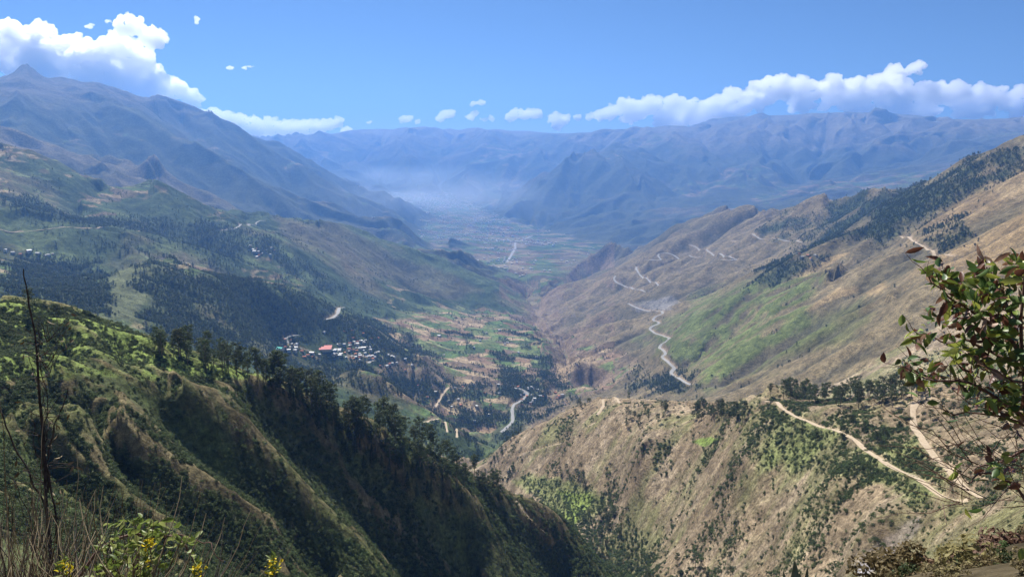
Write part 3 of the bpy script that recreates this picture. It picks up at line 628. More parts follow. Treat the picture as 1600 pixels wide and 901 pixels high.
cloud('ragged cumulus line tapering to a thin tail', [(902, 184, 7.2), (920, 182, 6.0), (936, 181, 9.6), (952, 176, 14.4), (975, 166, 14.4), (990, 176, 19.2), (1015, 165, 16.8), (1030, 168, 18.0), (1050, 163, 15.6), (1040, 185, 19.2), (1075, 172, 19.2), (1090, 182, 24.0), (1112, 166, 16.8), (1140, 153, 16.8), (1130, 175, 26.4), (1155, 170, 20.4), (1060, 190, 16.8)], .9, 12, 24)
cloud('long billowing cumulus bank above the far right skyline', [(1190, 152, 24.0), (1197, 134, 13.2), (1215, 142, 21.6), (1243, 134, 18.0), (1270, 140, 22.8), (1300, 134, 18.0), (1308, 150, 24.0), (1330, 139, 19.2), (1360, 139, 20.4), (1390, 127, 20.4), (1408, 117, 18.0), (1428, 107, 12.0), (1441, 103, 6.0), (1380, 155, 26.4),
  (1420, 145, 24.0), (1450, 148, 24.0), (1480, 147, 19.2), (1510, 150, 20.4), (1540, 146, 16.8), (1562, 152, 20.4), (1590, 156, 20.4), (1640, 160, 28.8), (1250, 162, 19.2), (1330, 165, 21.6), (1450, 172, 21.6), (1520, 170, 21.6), (1590, 172, 21.6), (1390, 175, 19.2)], .9, 13, 25)

# pale smoke lying over the town in the valley mouth
a_s, _ = ray(630, 300); cx_, cy_ = 11800*math.sin(float(a_s)), 11800*math.cos(float(a_s))
sv, sf = ico(4); sm = bpy.data.materials.new('smoke'); sm.use_nodes = True; t = sm.node_tree; t.nodes.clear(); N = t.nodes.new; K = t.links.new
sv_ = N('ShaderNodeVolumePrincipled'); sv_.inputs['Color'].default_value = (.74, .84, 1, 1); sv_.inputs['Anisotropy'].default_value = .45
tc_ = N('ShaderNodeTexCoord'); ln = N('ShaderNodeVectorMath'); ln.operation = 'LENGTH'; K(tc_.outputs['Object'], ln.inputs[0])
nz = N('ShaderNodeTexNoise'); nz.inputs['Scale'].default_value = 1.6; nz.inputs['Detail'].default_value = 4; K(tc_.outputs['Object'], nz.inputs['Vector'])
m1 = N('ShaderNodeMath'); m1.operation = 'SUBTRACT'; m1.inputs[0].default_value = 1.0; K(ln.outputs['Value'], m1.inputs[1])
m2 = N('ShaderNodeMapRange'); m2.inputs['From Min'].default_value = .38; m2.inputs['From Max'].default_value = .7; m2.inputs['To Max'].default_value = 1.2; K(nz.outputs['Fac'], m2.inputs['Value'])
m3 = N('ShaderNodeMath'); m3.operation = 'MULTIPLY'; m3.use_clamp = True; K(m1.outputs[0], m3.inputs[0]); K(m2.outputs[0], m3.inputs[1])
m4 = N('ShaderNodeMath'); m4.operation = 'MULTIPLY'; K(m3.outputs[0], m4.inputs[0]); m4.inputs[1].default_value = 2.8e-4; K(m4.outputs[0], sv_.inputs['Density'])
so_ = N('ShaderNodeOutputMaterial'); K(sv_.outputs[0], so_.inputs['Volume'])
o = link('smoke', mesh_from('smoke', sv, tris=sf, mat=sm), kind='stuff'); o.location = (cx_, cy_, -640); o.rotation_euler[2] = .22; o.scale = (2100, 5600, 480)

# ------------------------------------------------------------------ ribbons of road
def road_mat(name, c1, c2, scale):
    return noisy(name, c1, c2, scale, .95, .3, .05)
ASPH = road_mat('pale_road', (.24, .235, .225), (.33, .32, .30), .2); DIRT = road_mat('dirt_road', (.36, .28, .19), (.46, .37, .26), .5)
RLAB = {}
for name, q, wd, kd in ROADS:
    a = np.diff(q, axis=0); a = np.vstack([a, a[-1:]]); n = np.c_[-a[:, 1], a[:, 0]]; n /= np.linalg.norm(n, axis=1)[:, None]+1e-9
    h = wd/2*(1+.5*(vnoise(q[:, 0]/wd/2.2, q[:, 1]/wd/2.2, 3)-.5))[:, None]; lift = .06+.00022*np.hypot(q[:, 0], q[:, 1])
    cols = []
    for f, dz in ((-1, -.0), (-.45, .03), (0, .06), (.45, .03), (1, -.0)):
        p = q[:, :2]+n*h*f; cols.append(np.c_[p, np.maximum(q[:, 2], gza(p[:, 0], p[:, 1]))+lift+dz])
    m = len(q); v = np.concatenate(cols); i = np.arange(m-1); fs = np.concatenate([np.stack([i+k*m, i+(k+1)*m, i+1+(k+1)*m, i+1+k*m], -1) for k in range(4)])
    link(name, mesh_from(name, v, fs[:, ::-1], mat=ASPH if kd == 'asphalt' else DIRT), kind='structure')

# ------------------------------------------------------------------ foliage
def leaf_mat(name, c1, c2, trans=.3, rough=.6, rnd=.25, spec=.15):
    m = bpy.data.materials.new(name); m.use_nodes = True; t = m.node_tree; b = t.nodes['Principled BSDF']; N = t.nodes.new; K = t.links.new
    oi = N('ShaderNodeObjectInfo'); tc = N('ShaderNodeNewGeometry'); n = N('ShaderNodeTexNoise'); n.inputs['Scale'].default_value = .6; n.inputs['Detail'].default_value = 3
    tx = N('ShaderNodeTexCoord'); K(tx.outputs['Object'], n.inputs['Vector'])
    ri = N('ShaderNodeMath'); ri.operation = 'MULTIPLY_ADD'; K(tc.outputs['Random Per Island'], ri.inputs[0]); ri.inputs[1].default_value = .6; K(n.outputs['Fac'], ri.inputs[2])
    mr = N('ShaderNodeMapRange'); mr.inputs['From Min'].default_value = .45; mr.inputs['From Max'].default_value = 1.1; K(ri.outputs[0], mr.inputs['Value'])
    mx = N('ShaderNodeMix'); mx.data_type = 'RGBA'; mx.inputs['A'].default_value = (*c1, 1); mx.inputs['B'].default_value = (*c2, 1); K(mr.outputs[0], mx.inputs['Factor'])
    hs = N('ShaderNodeHueSaturation'); K(mx.outputs['Result'], hs.inputs['Color'])
    m2 = N('ShaderNodeMapRange'); m2.inputs['To Min'].default_value = 1-rnd; m2.inputs['To Max'].default_value = 1+rnd; K(oi.outputs['Random'], m2.inputs['Value']); K(m2.outputs[0], hs.inputs['Value'])
    m3 = N('ShaderNodeMapRange'); m3.inputs['To Min'].default_value = .48; m3.inputs['To Max'].default_value = .515; K(oi.outputs['Random'], m3.inputs['Value']); K(m3.outputs[0], hs.inputs['Hue'])
    K(hs.outputs[0], b.inputs['Base Color']); b.inputs['Roughness'].default_value = rough; b.inputs['Specular IOR Level'].default_value = spec
    tr = N('ShaderNodeBsdfTranslucent'); K(hs.outputs[0], tr.inputs['Color']); ms = N('ShaderNodeMixShader'); ms.inputs[0].default_value = trans
    out = t.nodes['Material Output']; K(b.outputs[0], ms.inputs[1]); K(tr.outputs[0], ms.inputs[2]); K(ms.outputs[0], out.inputs['Surface'])
    return m
def quads(cen, nor, size, g, asp=.6):
    n = len(cen); nor = nor/np.linalg.norm(nor, axis=1)[:, None]
    a = np.cross(nor, g.normal(size=(n, 3))); a /= np.linalg.norm(a, axis=1)[:, None]+1e-9; b = np.cross(nor, a)
    s = (size*g.uniform(.6, 1.4, n))[:, None]
    v = np.stack([cen-a*s*.5, cen-b*s*.5*asp+nor*s*.06, cen+a*s*.5, cen+b*s*.5*asp+nor*s*.06], 1).reshape(-1, 3)
    return v, np.arange(n*4).reshape(n, 4)
def clumps(cs, rs, per, size, g, flat=.75):
    C_, N_ = [], []
    for c, r in zip(cs, rs):
        k = int(per*(r/np.mean(rs))**2)+4
        d = g.normal(size=(k, 3)); d /= np.linalg.norm(d, axis=1)[:, None]; rad = r*g.uniform(.45, 1.05, k)**.6
        p = np.array(c)+d*rad[:, None]*np.array([1, 1, flat]); C_.append(p); N_.append(d+g.normal(size=(k, 3))*.6+np.array([0, 0, .35]))
    return quads(np.vstack(C_), np.vstack(N_), size, g)
def tube(path, r0, r1, sides=6):
    p = np.array(path, float); m = len(p); t = np.gradient(p, axis=0); t /= np.linalg.norm(t, axis=1)[:, None]+1e-9
    up = np.where(np.abs(t[:, 2:3]) > .9, [[1., 0, 0]], [[0, 0, 1.]]); a = np.cross(t, up); a /= np.linalg.norm(a, axis=1)[:, None]; b = np.cross(t, a)
    rad = np.linspace(r0, r1, m); ang = np.arange(sides)/sides*2*math.pi
    v = (p[:, None]+rad[:, None, None]*(np.cos(ang)[None, :, None]*a[:, None]+np.sin(ang)[None, :, None]*b[:, None])).reshape(-1, 3)
    i = np.arange(m-1)[:, None]*sides; j = np.arange(sides)[None]; k = (j+1) % sides
    return v, np.stack([i+j, i+k, i+sides+k, i+sides+j], -1).reshape(-1, 4)
def merge(parts):
    vs, fs, n = [], [], 0
    for v, f in parts: vs.append(v); fs.append(f+n); n += len(v)
    return np.vstack(vs), np.vstack(fs)
BARK = noisy('bark', (.13, .105, .08), (.24, .20, .15), 3, .9)
L_EUC = leaf_mat('eucalyptus_leaves', (.034, .05, .022), (.11, .14, .055)); L_DARK = leaf_mat('dark_leaves', (.018, .028, .012), (.050, .072, .024))
L_PINE = leaf_mat('conifer_needles', (.015, .030, .014), (.035, .062, .028), .15); L_BUSH = leaf_mat('shrub_leaves', (.05, .078, .026), (.15, .19, .07))
L_BUSHD = leaf_mat('dark_shrub_leaves', (.028, .045, .018), (.08, .11, .04)); L_DRY = leaf_mat('dry_shrub_leaves', (.13, .10, .05), (.25, .20, .10))
def eucalyptus(seed, H=19, dense=1., low=.38, spread=.16):
    g = np.random.default_rng(seed); bend = g.uniform(-1, 1, 2)*.6
    tr = [(bend[0]*(z/H)**2*1.5+.15*math.sin(z*.7+seed), bend[1]*(z/H)**2*1.5, z) for z in np.linspace(-1.5, H*.93, 9)]
    parts = [tube(tr, .36*H/19, .07, 7)]; cs, rs = [], []
    nb = int(15*dense)
    for k in range(nb):
        f = low+(.97-low)*(k+.5)/nb; z = H*f; a = k*2.4+g.uniform(-.5, .5); R_ = H*spread*(1.15-abs(f-.62)*1.5)*g.uniform(.6, 1.25)
        b0 = np.array([np.interp(z-1.2, [q[2] for q in tr], [q[i] for q in tr]) for i in (0, 1)]+[z-1.2])
        e = b0+np.array([math.cos(a)*R_, math.sin(a)*R_, R_*.55+.8])
        parts.append(tube([b0, (b0+e)/2+[0, 0, -.15], e], .11, .03, 4)); cs.append(e); rs.append(H*g.uniform(.055, .095))
        if g.random() < .6: cs.append(e*.55+b0*.45+g.normal(size=3)*.5); rs.append(H*g.uniform(.04, .06))
    cs.append(np.array([tr[-1][0], tr[-1][1], H*.95])); rs.append(H*.06)
    return merge(parts), clumps(cs, rs, 62*dense, H*.034, g, .8)
def broad(seed, H=9):
    g = np.random.default_rng(seed); parts = [tube([(0, 0, -1), (.1, 0, H*.25), (.2, .1, H*.6)], .3, .1, 6)]; cs, rs = [], []
    for k in range(13):
        a = k*2.4; R_ = H*.30*g.uniform(.3, 1.1); z = H*g.uniform(.38, .88); e = np.array([math.cos(a)*R_, math.sin(a)*R_, z]); parts.append(tube([(0, 0, H*.25), e], .09, .03, 4)); cs.append(e); rs.append(H*g.uniform(.11, .18))
    return merge(parts), clumps(cs, rs, 80, H*.055, g)
def conifer(seed, H=12):
    g = np.random.default_rng(seed); parts = [tube([(0, 0, -1), (0, 0, H*.97)], .2, .03, 6)]; C_, N_ = [], []
    for k in range(760):
        f = g.random()**1.25; z = H*(.08+.92*f); R_ = H*.19*(1-f)**.8*g.uniform(.3, 1.05)*(1+.25*math.sin(f*48)); a = g.uniform(0, 6.283); C_.append((math.cos(a)*R_, math.sin(a)*R_, z-R_*.25)); N_.append((math.cos(a)*.5, math.sin(a)*.5, .9))
    return merge(parts), quads(np.array(C_), np.array(N_)+g.normal(size=(760, 3))*.3, H*.05, g, .5)
def bush(seed, n=11, per=46, size=.17, R0=1.):
    g = np.random.default_rng(seed); cs = [(g.uniform(-.6, .6)*R0, g.uniform(-.6, .6)*R0, g.uniform(.15, .75)*R0) for _ in range(n)]
    return clumps(cs, [g.uniform(.28, .5)*R0 for _ in cs], per, size*R0, g, .8)
def plant_proto(kind, tf, lm):
    (tv, tf_), (cv_, cf) = tf
    return mesh_from(kind+'_trunk', tv, tf_, mat=BARK), mesh_from(kind+'_crown', cv_, cf, mat=lm, smooth=False)
EUC = [plant_proto('eucalyptus', eucalyptus(s_, 19, d, lo, sp), L_EUC) for s_, d, lo, sp in ((1, 1, .38, .16), (2, 1.15, .3, .19), (3, .85, .48, .15), (4, 1.2, .25, .2), (5, 1, .42, .13))]
BRD = [plant_proto('broadleaf', broad(s_), L_DARK) for s_ in (11, 12, 13)]
CON = [plant_proto('conifer', conifer(s_), L_PINE) for s_ in (21, 22)]
BSH = [mesh_from('shrub', *bush(s_), mat=m_, smooth=False) for s_, m_ in ((31, L_BUSH), (32, L_BUSHD), (33, L_BUSH))]
BUSHSTEM = mesh_from('stems', *merge([tube([(0, 0, -.4), (math.cos(a)*.25, math.sin(a)*.25, .35), (math.cos(a)*.5, math.sin(a)*.5, .7)], .05, .02, 4) for a in (0, 2, 4)]), mat=BARK)
g_ = np.random.default_rng(99)
def tree(name, protos, x, y, s_, label, cat, group):
    tm, cm_ = protos[g_.integers(len(protos))]
    root = bpy.data.objects.new(name, None); C.collection.objects.link(root); root.location = (x, y, gz(x, y)-.2); root.rotation_euler = (g_.normal()*.03, g_.normal()*.03, g_.uniform(0, 6.28))
    root.scale = (s_*g_.uniform(.9, 1.15), s_*g_.uniform(.9, 1.15), s_); root.empty_display_size = .5
    root['label'] = label; root['category'] = cat; root['group'] = group
    link('trunk', tm, root); link('crown', cm_, root); return root
def inpoly(u, v, p):
    ins = False; n = len(p)
    for a in range(n):
        (x1, y1), (x2, y2) = p[a], p[(a+1) % n]
        if (v > min(y1, y2)) and (v <= max(y1, y2)) and u < (v-y1)*(x2-x1)/(y2-y1)+x1: ins = not ins
    return ins
def scatter(poly, n, r0, r1, mind):
    us = [p[0] for p in poly]; vs = [p[1] for p in poly]; out = []; tries = 0
    while len(out) < n and tries < n*60:
        tries += 1; u, v = g_.uniform(min(us), max(us)), g_.uniform(min(vs), max(vs))
        if not inpoly(u, v, poly): continue
        x, y, z = hit(u, v, r0, r1)
        if all((x-a)**2+(y-b)**2 > mind*mind for a, b in out): out.append((x, y))
    return out
def place_words(pts, words=('left end', 'middle', 'right end')):
    a = np.array([math.atan2(x, y) for x, y in pts]); q = np.argsort(np.argsort(a))
    return [words[min(len(words)-1, int(k*len(words)/len(a)))] for k in q]
def wood(poly, n, r0, r1, mind, kinds, s0, s1, name, label, cat, group):
    pts = scatter(poly, n, r0, r1, mind); pw = place_words(pts, ('far left end', 'left part', 'left of middle', 'middle', 'right of middle', 'right part', 'far right end')) if n > 40 else place_words(pts) if n > 10 else ['']*len(pts); ss = g_.uniform(s0, s1, len(pts))
    cut_ = np.quantile(ss, [.33, .67])
    for (x, y), w_, s_ in zip(pts, pw, ss):
        sz = 'tall' if s_ > cut_[1] else ('short' if s_ < cut_[0] else 'middling')
        tree(name, kinds, x, y, s_, sz+' '+label+(', near its '+w_ if w_ else ''), cat, group)
wood([(225, 533), (300, 548), (370, 572), (440, 590), (430, 600), (340, 585), (230, 552)], 34, 380, 560, 4, EUC, .55, .95, 'eucalyptus_tree', 'eucalyptus in the row on top of the left ridge', 'tree', 'eucalyptus row on the left ridge top')
wood([(395, 586), (480, 612), (620, 672), (700, 715), (790, 762), (790, 790), (700, 765), (600, 725), (500, 665), (420, 612)], 112, 430, 700, 4, EUC+EUC+BRD, .6, 1.25, 'hillside_tree', 'dark tree in the dense wood down the left ridge', 'tree', 'dense wood on the descending left ridge')
wood([(450, 610), (560, 670), (690, 750), (740, 790), (700, 800), (580, 740), (500, 690), (450, 640)], 44, 430, 700, 4, CON, .7, 1.3, 'conifer', 'pointed conifer under the ridge wood', 'conifer', 'young conifers under the ridge wood')
wood([(40, 490), (120, 500), (125, 545), (60, 540)], 8, 380, 520, 5, EUC, .45, .75, 'eucalyptus_tree', 'dark eucalyptus in the clump behind the tall bare stem', 'tree', 'clump behind the bare stem')
wood([(1190, 612), (1280, 618), (1400, 612), (1440, 604), (1430, 635), (1330, 640), (1250, 628), (1200, 622)], 52, 560, 900, 6, EUC, .7, 1.1, 'eucalyptus_tree', 'eucalyptus in the wide grove above the dirt roads', 'tree', 'wide grove above the dirt roads')
wood([(1060, 635), (1120, 645), (1165, 648), (1160, 662), (1110, 662), (1070, 655)], 26, 640, 1100, 6, EUC, .7, 1.0, 'eucalyptus_tree', 'eucalyptus in the compact grove beside the dirt road start', 'tree', 'compact grove by the end of the dirt road')
wood([(975, 640), (1030, 620), (1050, 650), (1010, 680), (975, 675)], 12, 800, 1300, 8, EUC, .6, .95, 'eucalyptus_tree', 'eucalyptus in the thin grove beside the spur paths', 'tree', 'thin grove beside the spur paths')
wood([(885, 625), (915, 610), (925, 640), (905, 660)], 7, 900, 1500, 8, EUC, .6, .9, 'eucalyptus_tree', 'eucalyptus on the spur edge above the valley road', 'tree', 'trees on the bare spur edge')
wood([(860, 725), (915, 735), (920, 765), (870, 762)], 16, 850, 1400, 6, EUC+BRD, .6, .95, 'creek_tree', 'leafy tree in the hollow above the creek meadow', 'tree', 'trees above the creek meadow')
wood([(890, 810), (960, 800), (975, 850), (930, 850)], 16, 700, 1100, 6, EUC+BRD, .6, .95, 'creek_tree', 'leafy tree beside the creek below the meadow', 'tree', 'trees below the creek meadow')
wood([(1180, 640), (1330, 700), (1400, 690), (1330, 650), (1290, 690), (1230, 700)], 12, 450, 900, 8, BRD, .6, .9, 'broadleaf_tree', 'round broadleaf tree beside the lower dirt road', 'tree', 'broadleaf trees by the lower dirt road')
wood([(1010, 880), (1140, 885), (1180, 925), (1000, 925)], 12, 380, 800, 7, EUC+BRD, .6, .9, 'hillside_tree', 'dull tree in the gully under the brown hillside', 'tree', 'trees in the lower gully')
wood([(1450, 640), (1500, 645), (1500, 670), (1455, 668)], 4, 450, 700, 8, EUC, .4, .55, 'eucalyptus_tree', 'sparse tree on the bare slope right of the upper dirt road', 'tree', 'sparse trees right of the upper road')

def shrub(x, y, s_, mesh, label, group):
    o = link('shrub', mesh, label=label, category='shrub', group=group); o.location = (x, y, gz(x, y)-.15*s_); o.scale = (s_, s_, s_*g_.uniform(.75, 1)); o.rotation_euler[2] = g_.uniform(0, 6.28)
    link('stems', BUSHSTEM, o)
for poly, n, r0, r1, md, lab, grp in (
    ([(1100, 690), (1250, 650), (1400, 720), (1330, 790), (1150, 760)], 80, 420, 900, 3, 'shrub below the lower dirt road', 'shrubs below the lower dirt road'),
    ([(1300, 640), (1420, 640), (1450, 700), (1500, 770), (1400, 720), (1330, 680)], 60, 400, 800, 3, 'shrub between the two dirt roads', 'shrubs between the two dirt roads'),
    ([(1100, 780), (1400, 800), (1500, 830), (1380, 870), (1100, 880)], 60, 380, 800, 4, 'shrub on the dry lower hillside', 'shrubs on the dry lower hillside'),
    ([(1440, 660), (1600, 640), (1600, 780), (1530, 770)], 30, 350, 700, 4, 'shrub right of the upper dirt road', 'shrubs right of the upper road')):
    pts = scatter(poly, n, r0, r1, md)
    for (x, y), w_ in zip(pts, place_words(pts, ('far left', 'left part', 'part left of middle', 'middle', 'part right of middle', 'right part', 'far right'))):
        s_ = g_.uniform(1.1, 2.8); shrub(x, y, s_, BSH[g_.integers(3)], ('large ' if s_ > 2.1 else 'small ' if s_ < 1.6 else 'middling ')+lab+', in the '+w_, grp)

# scattered undergrowth and far woods: nobody could count these
def instancer(name, pts, scales, meshes, label=None):
    me = bpy.data.meshes.new(name); me.vertices.add(len(pts)); me.vertices.foreach_set('co', pts.astype(np.float32).ravel())
    a = me.attributes.new('size', 'FLOAT', 'POINT'); a.data.foreach_set('value', scales.astype(np.float32))
    o = link(name, me, kind='stuff')
    ng = bpy.data.node_groups.new(name, 'GeometryNodeTree'); ng.interface.new_socket('Geometry', in_out='INPUT', socket_type='NodeSocketGeometry'); ng.interface.new_socket('Geometry', in_out='OUTPUT', socket_type='NodeSocketGeometry')
    N = ng.nodes.new; K = ng.links.new; gi = N('NodeGroupInput'); go = N('NodeGroupOutput'); ip = N('GeometryNodeInstanceOnPoints'); jn = N('GeometryNodeJoinGeometry')
    for m_ in meshes:
        src = bpy.data.objects.new(name+'_source', m_); oi = N('GeometryNodeObjectInfo'); oi.inputs['Object'].default_value = src; oi.inputs['As Instance'].default_value = True; K(oi.outputs['Geometry'], jn.inputs[0])
    K(gi.outputs[0], ip.inputs['Points']); K(jn.outputs[0], ip.inputs['Instance']); ip.inputs['Pick Instance'].default_value = True
    ri = N('FunctionNodeRandomValue'); ri.data_type = 'INT'; ri.inputs[4].default_value = 0; ri.inputs[5].default_value = len(meshes)-1; K(ri.outputs[2], ip.inputs['Instance Index'])
    rv = N('FunctionNodeRandomValue'); rv.data_type = 'FLOAT_VECTOR'; rv.inputs[0].default_value = (-.1, -.1, 0); rv.inputs[1].default_value = (.1, .1, 6.28); rv.inputs['Seed'].default_value = 5; K(rv.outputs[0], ip.inputs['Rotation'])
    na = N('GeometryNodeInputNamedAttribute'); na.data_type = 'FLOAT'; na.inputs['Name'].default_value = 'size'; K(na.outputs['Attribute'], ip.inputs['Scale']); K(ip.outputs[0], go.inputs[0])
    md = o.modifiers.new('scatter', 'NODES'); md.node_group = ng; return o
def pick(mask, n, r0, r1):
    i0, i1 = np.searchsorted(RV, r0), np.searchsorted(RV, r1)
    w = mask[i0:i1, I0:I0+NA].astype(np.float64).ravel(); w = np.cumsum(w); k = np.searchsorted(w, g_.uniform(0, w[-1], n)); i = k//NA+i0; j = k % NA+I0
    jx = g_.uniform(-.5, .5, n)*DAZ*RG[i, j]; x = XG[i, j]+jx; y = YG[i, j]+g_.uniform(-.5, .5, n)*RG[i, j]*.003
    return x, y, i, j
SB = [mesh_from('small_bush', *bush(s_, 6, 26, .26), mat=m_, smooth=False) for s_, m_ in ((41, L_BUSH), (42, L_BUSHD), (43, L_BUSH), (44, L_DRY))]
x, y, i, j = pick(BUSH*(XG < 1e9), 130000, 225, 1500)
sc = g_.uniform(.4, 1.1, len(x))**1.2*np.where(NL[i, j] > .5, 2.3, 1.9)*np.where(SHELF[i, j] > .5, .75, 1)*np.clip(RG[i, j]/520, .75, 1.5)
instancer('undergrowth', np.c_[x, y, gza(x, y)-.15*sc], sc, SB[:3])
x, y, i, j = pick(np.clip(NL*.5+NR*(1-BUSH)*.9, 0, 1)*(ROADM > 1.8), 60000, 225, 1500)
sc = g_.uniform(.3, .8, len(x))*np.clip(RG[i, j]/600, .6, 1.5)
instancer('dry_grass_tufts', np.c_[x, y, gza(x, y)-.1*sc], sc, [mesh_from('tuft', *bush(51+q, 4, 16, .3), mat=L_DRY, smooth=False) for q in range(2)])
def lowtree(seed, H=11):
    g = np.random.default_rng(seed); cs = [(g.uniform(-1, 1)*1.6, g.uniform(-1, 1)*1.6, H*g.uniform(.35, .9)) for _ in range(7)]
    a = clumps(cs, [g.uniform(1.3, 2.3) for _ in cs], 15, 1.5, g, 1.1); b_ = tube([(0, 0, -2), (0, 0, H*.7)], .3, .1, 3)
    return merge([a, b_])
LT = [mesh_from('far_tree', *lowtree(s_, h_), mat=m_, smooth=False) for s_, h_, m_ in ((61, 11, L_EUC), (62, 13, L_EUC), (63, 9, L_DARK))]
edgew = VALLEY*sstep(.1, .03, ed)*(.15+.85*(fbm(XG/110, YG/110, 333, 3) > -.05))*.3
lmt = (LM*sstep(.15, .4, fbm(XG/60, YG/60, 411, 4))*.18)+(RS*sstep(.3, .5, fbm(XG/60, YG/60, 412, 4))*.05*(RG < 4500))
x, y, i, j = pick((FOR+edgew+lmt)*(ROADM > 1.6), 52000, 1150, 4900)
sc = g_.uniform(.55, 1.15, len(x)); instancer('distant_woods', np.c_[x, y, gza(x, y)-.5], sc, LT)

# ------------------------------------------------------------------ houses
WHITE = noisy('whitewash', (.48, .46, .42), (.68, .66, .62), .8, .9); ADOBE = noisy('adobe', (.34, .25, .17), (.42, .32, .22), .8, .95); BLUEW = noisy('blue_wall', (.25, .38, .52), (.32, .45, .6), .8, .9)
TILE = noisy('clay_tiles', (.33, .12, .07), (.45, .19, .11), 2, .9); ZINC = noisy('zinc_sheet', (.26, .25, .24), (.48, .48, .48), 2, .5, spec=.5); REDM = noisy('red_sheet', (.50, .12, .09), (.62, .18, .13), .6, .6); TURQ = noisy('turquoise_sheet', (.05, .50, .42), (.08, .62, .52), .6, .6)
GLASS = mat('window_dark', (.03, .035, .04), .3, spec=.5); WOOD = mat('door_wood', (.14, .08, .045), .8)
def boxm(x0, x1, y0, y1, z0, z1):
    v = np.array([(x, y, z) for x in (x0, x1) for y in (y0, y1) for z in (z0, z1)], float)
    return v, np.array([(0, 1, 3, 2), (4, 6, 7, 5), (0, 4, 5, 1), (2, 3, 7, 6), (0, 2, 6, 4), (1, 5, 7, 3)])
def gable(w_, l_, h_, rise, ov=.5):
    a, b_ = w_/2, l_/2; v = []
    for y in (-b_-ov, b_+ov):
        v += [(-a-ov, y, h_-rise*ov/a), (0, y, h_+rise), (a+ov, y, h_-rise*ov/a), (a+ov, y, h_-rise*ov/a+.2), (0, y, h_+rise+.2), (-a-ov, y, h_-rise*ov/a+.2)]
    f = [(k, (k+1) % 6, (k+1) % 6+6, k+6) for k in range(6)]+[(0, 5, 4, 1), (1, 4, 3, 2), (6, 7, 10, 11), (7, 8, 9, 10)]
    return np.array(v), np.array(f)
def walls(w_, l_, h_, rise):
    a, b_ = w_/2, l_/2; v = [(-a, -b_, -3), (a, -b_, -3), (a, -b_, h_), (0, -b_, h_+rise), (-a, -b_, h_), (-a, b_, -3), (a, b_, -3), (a, b_, h_), (0, b_, h_+rise), (-a, b_, h_)]
    f = [(0, 1, 2, 4), (4, 2, 3, 3), (6, 5, 9, 7), (7, 9, 8, 8), (0, 4, 9, 5), (1, 6, 7, 2)]
    me = bpy.data.meshes.new('wall'); me.from_pydata(v, [], [t if t[2] != t[3] else t[:3] for t in f]); return me
HP = []
for (w_, l_, h_, rs_, wm, rm_) in ((7, 11, 3.2, 1.4, WHITE, TILE), (8, 13, 5.6, 1.5, WHITE, ZINC), (6, 9, 3., 1.1, ADOBE, ZINC), (9, 12, 5.4, 1.2, WHITE, ZINC), (7, 10, 3.2, 1.3, ADOBE, TILE), (8, 10, 5.8, .8, BLUEW, ZINC)):
    wl = walls(w_, l_, h_, rs_); wl.materials.append(wm); rf = mesh_from('roof', *gable(w_, l_, h_, rs_), mat=rm_, smooth=False)
    win = mesh_from('window', *boxm(-.6, .6, -.06, .06, 0, 1.1), mat=GLASS, smooth=False); door = mesh_from('door', *boxm(-.5, .5, -.06, .06, -1.2, 1), mat=WOOD, smooth=False)
    HP.append((wl, rf, win, door, w_, l_, h_)); 
HDESC = ['low white house with red tiles', 'two storey white house with zinc roof', 'small adobe house with zinc roof', 'broad white two storey house', 'low adobe house with red tiles', 'blue walled two storey house']
def house(name, x, y, s_, rz, label, group, p=None, detail=True):
    k = g_.integers(len(HP)) if p is None else p; wl, rf, win, door, w_, l_, h_ = HP[k]
    root = bpy.data.objects.new(name, None); C.collection.objects.link(root); root.location = (x, y, gz(x, y)+.3); root.rotation_euler[2] = rz; root.scale = (s_,)*3
    root['label'] = HDESC[k]+' '+label; root['category'] = 'house'; root['group'] = group
    link('wall', wl, root); link('roof', rf, root)
    if detail:
        d = link('door', door, root); d.location = (0, -l_/2-.03, 1.1)
        for sx in (-1, 1):
            q = link('window', win, root); q.location = (sx*w_*.3, -l_/2-.03, 1.2)
    return root
def hamlet(poly, n, r0, r1, md, s0, s1, label, group, rz=None, det=True):
    pts = scatter(poly, n, r0, r1, md)
    for (x, y), w_ in zip(pts, place_words(pts, ('left edge', 'left part', 'centre', 'right part', 'right edge')) if n > 12 else ['']*len(pts)): house('house', x, y, g_.uniform(s0, s1), (g_.uniform(-.5, .5) if rz is None else rz+g_.uniform(-.12, .12))+math.pi/2*g_.integers(2), label+(', '+w_ if w_ else ''), group, None, det)
hamlet([(522, 540), (565, 533), (585, 548), (620, 560), (560, 564), (520, 556)], 52, 2000, 3300, 10, .8, 1.25, 'right of the red roofed school', 'village houses beside the school', .2)
hamlet([(440, 530), (450, 528), (470, 545), (500, 556), (480, 560), (440, 545)], 16, 2000, 3300, 14, .8, 1.2, 'left of the school', 'houses along the bent village road')
hamlet([(505, 520), (560, 515), (600, 530), (560, 535)], 9, 2000, 3500, 20, .8, 1.1, 'among trees above the village', 'houses above the village')
hamlet([(590, 570), (640, 560), (660, 580), (620, 590)], 8, 2000, 3500, 20, .8, 1.2, 'by the field right of the village', 'houses right of the village')
hamlet([(798, 600), (830, 604), (880, 615), (885, 625), (840, 622), (830, 632), (815, 634)], 26, 2300, 3300, 11, .8, 1.2, 'where the valley road bends', 'hamlet at the valley road bend')
hamlet([(640, 596), (780, 600), (790, 640), (740, 660), (700, 640), (650, 610)], 16, 2200, 3100, 30, .8, 1.1, 'between dirt track and valley road', 'houses between track and valley road')
hamlet([(390, 385), (425, 388), (440, 400), (400, 404)], 12, 2900, 4300, 14, .8, 1.3, 'in the hamlet on the middle left ridge', 'hillside hamlet on the middle left ridge', None, False)
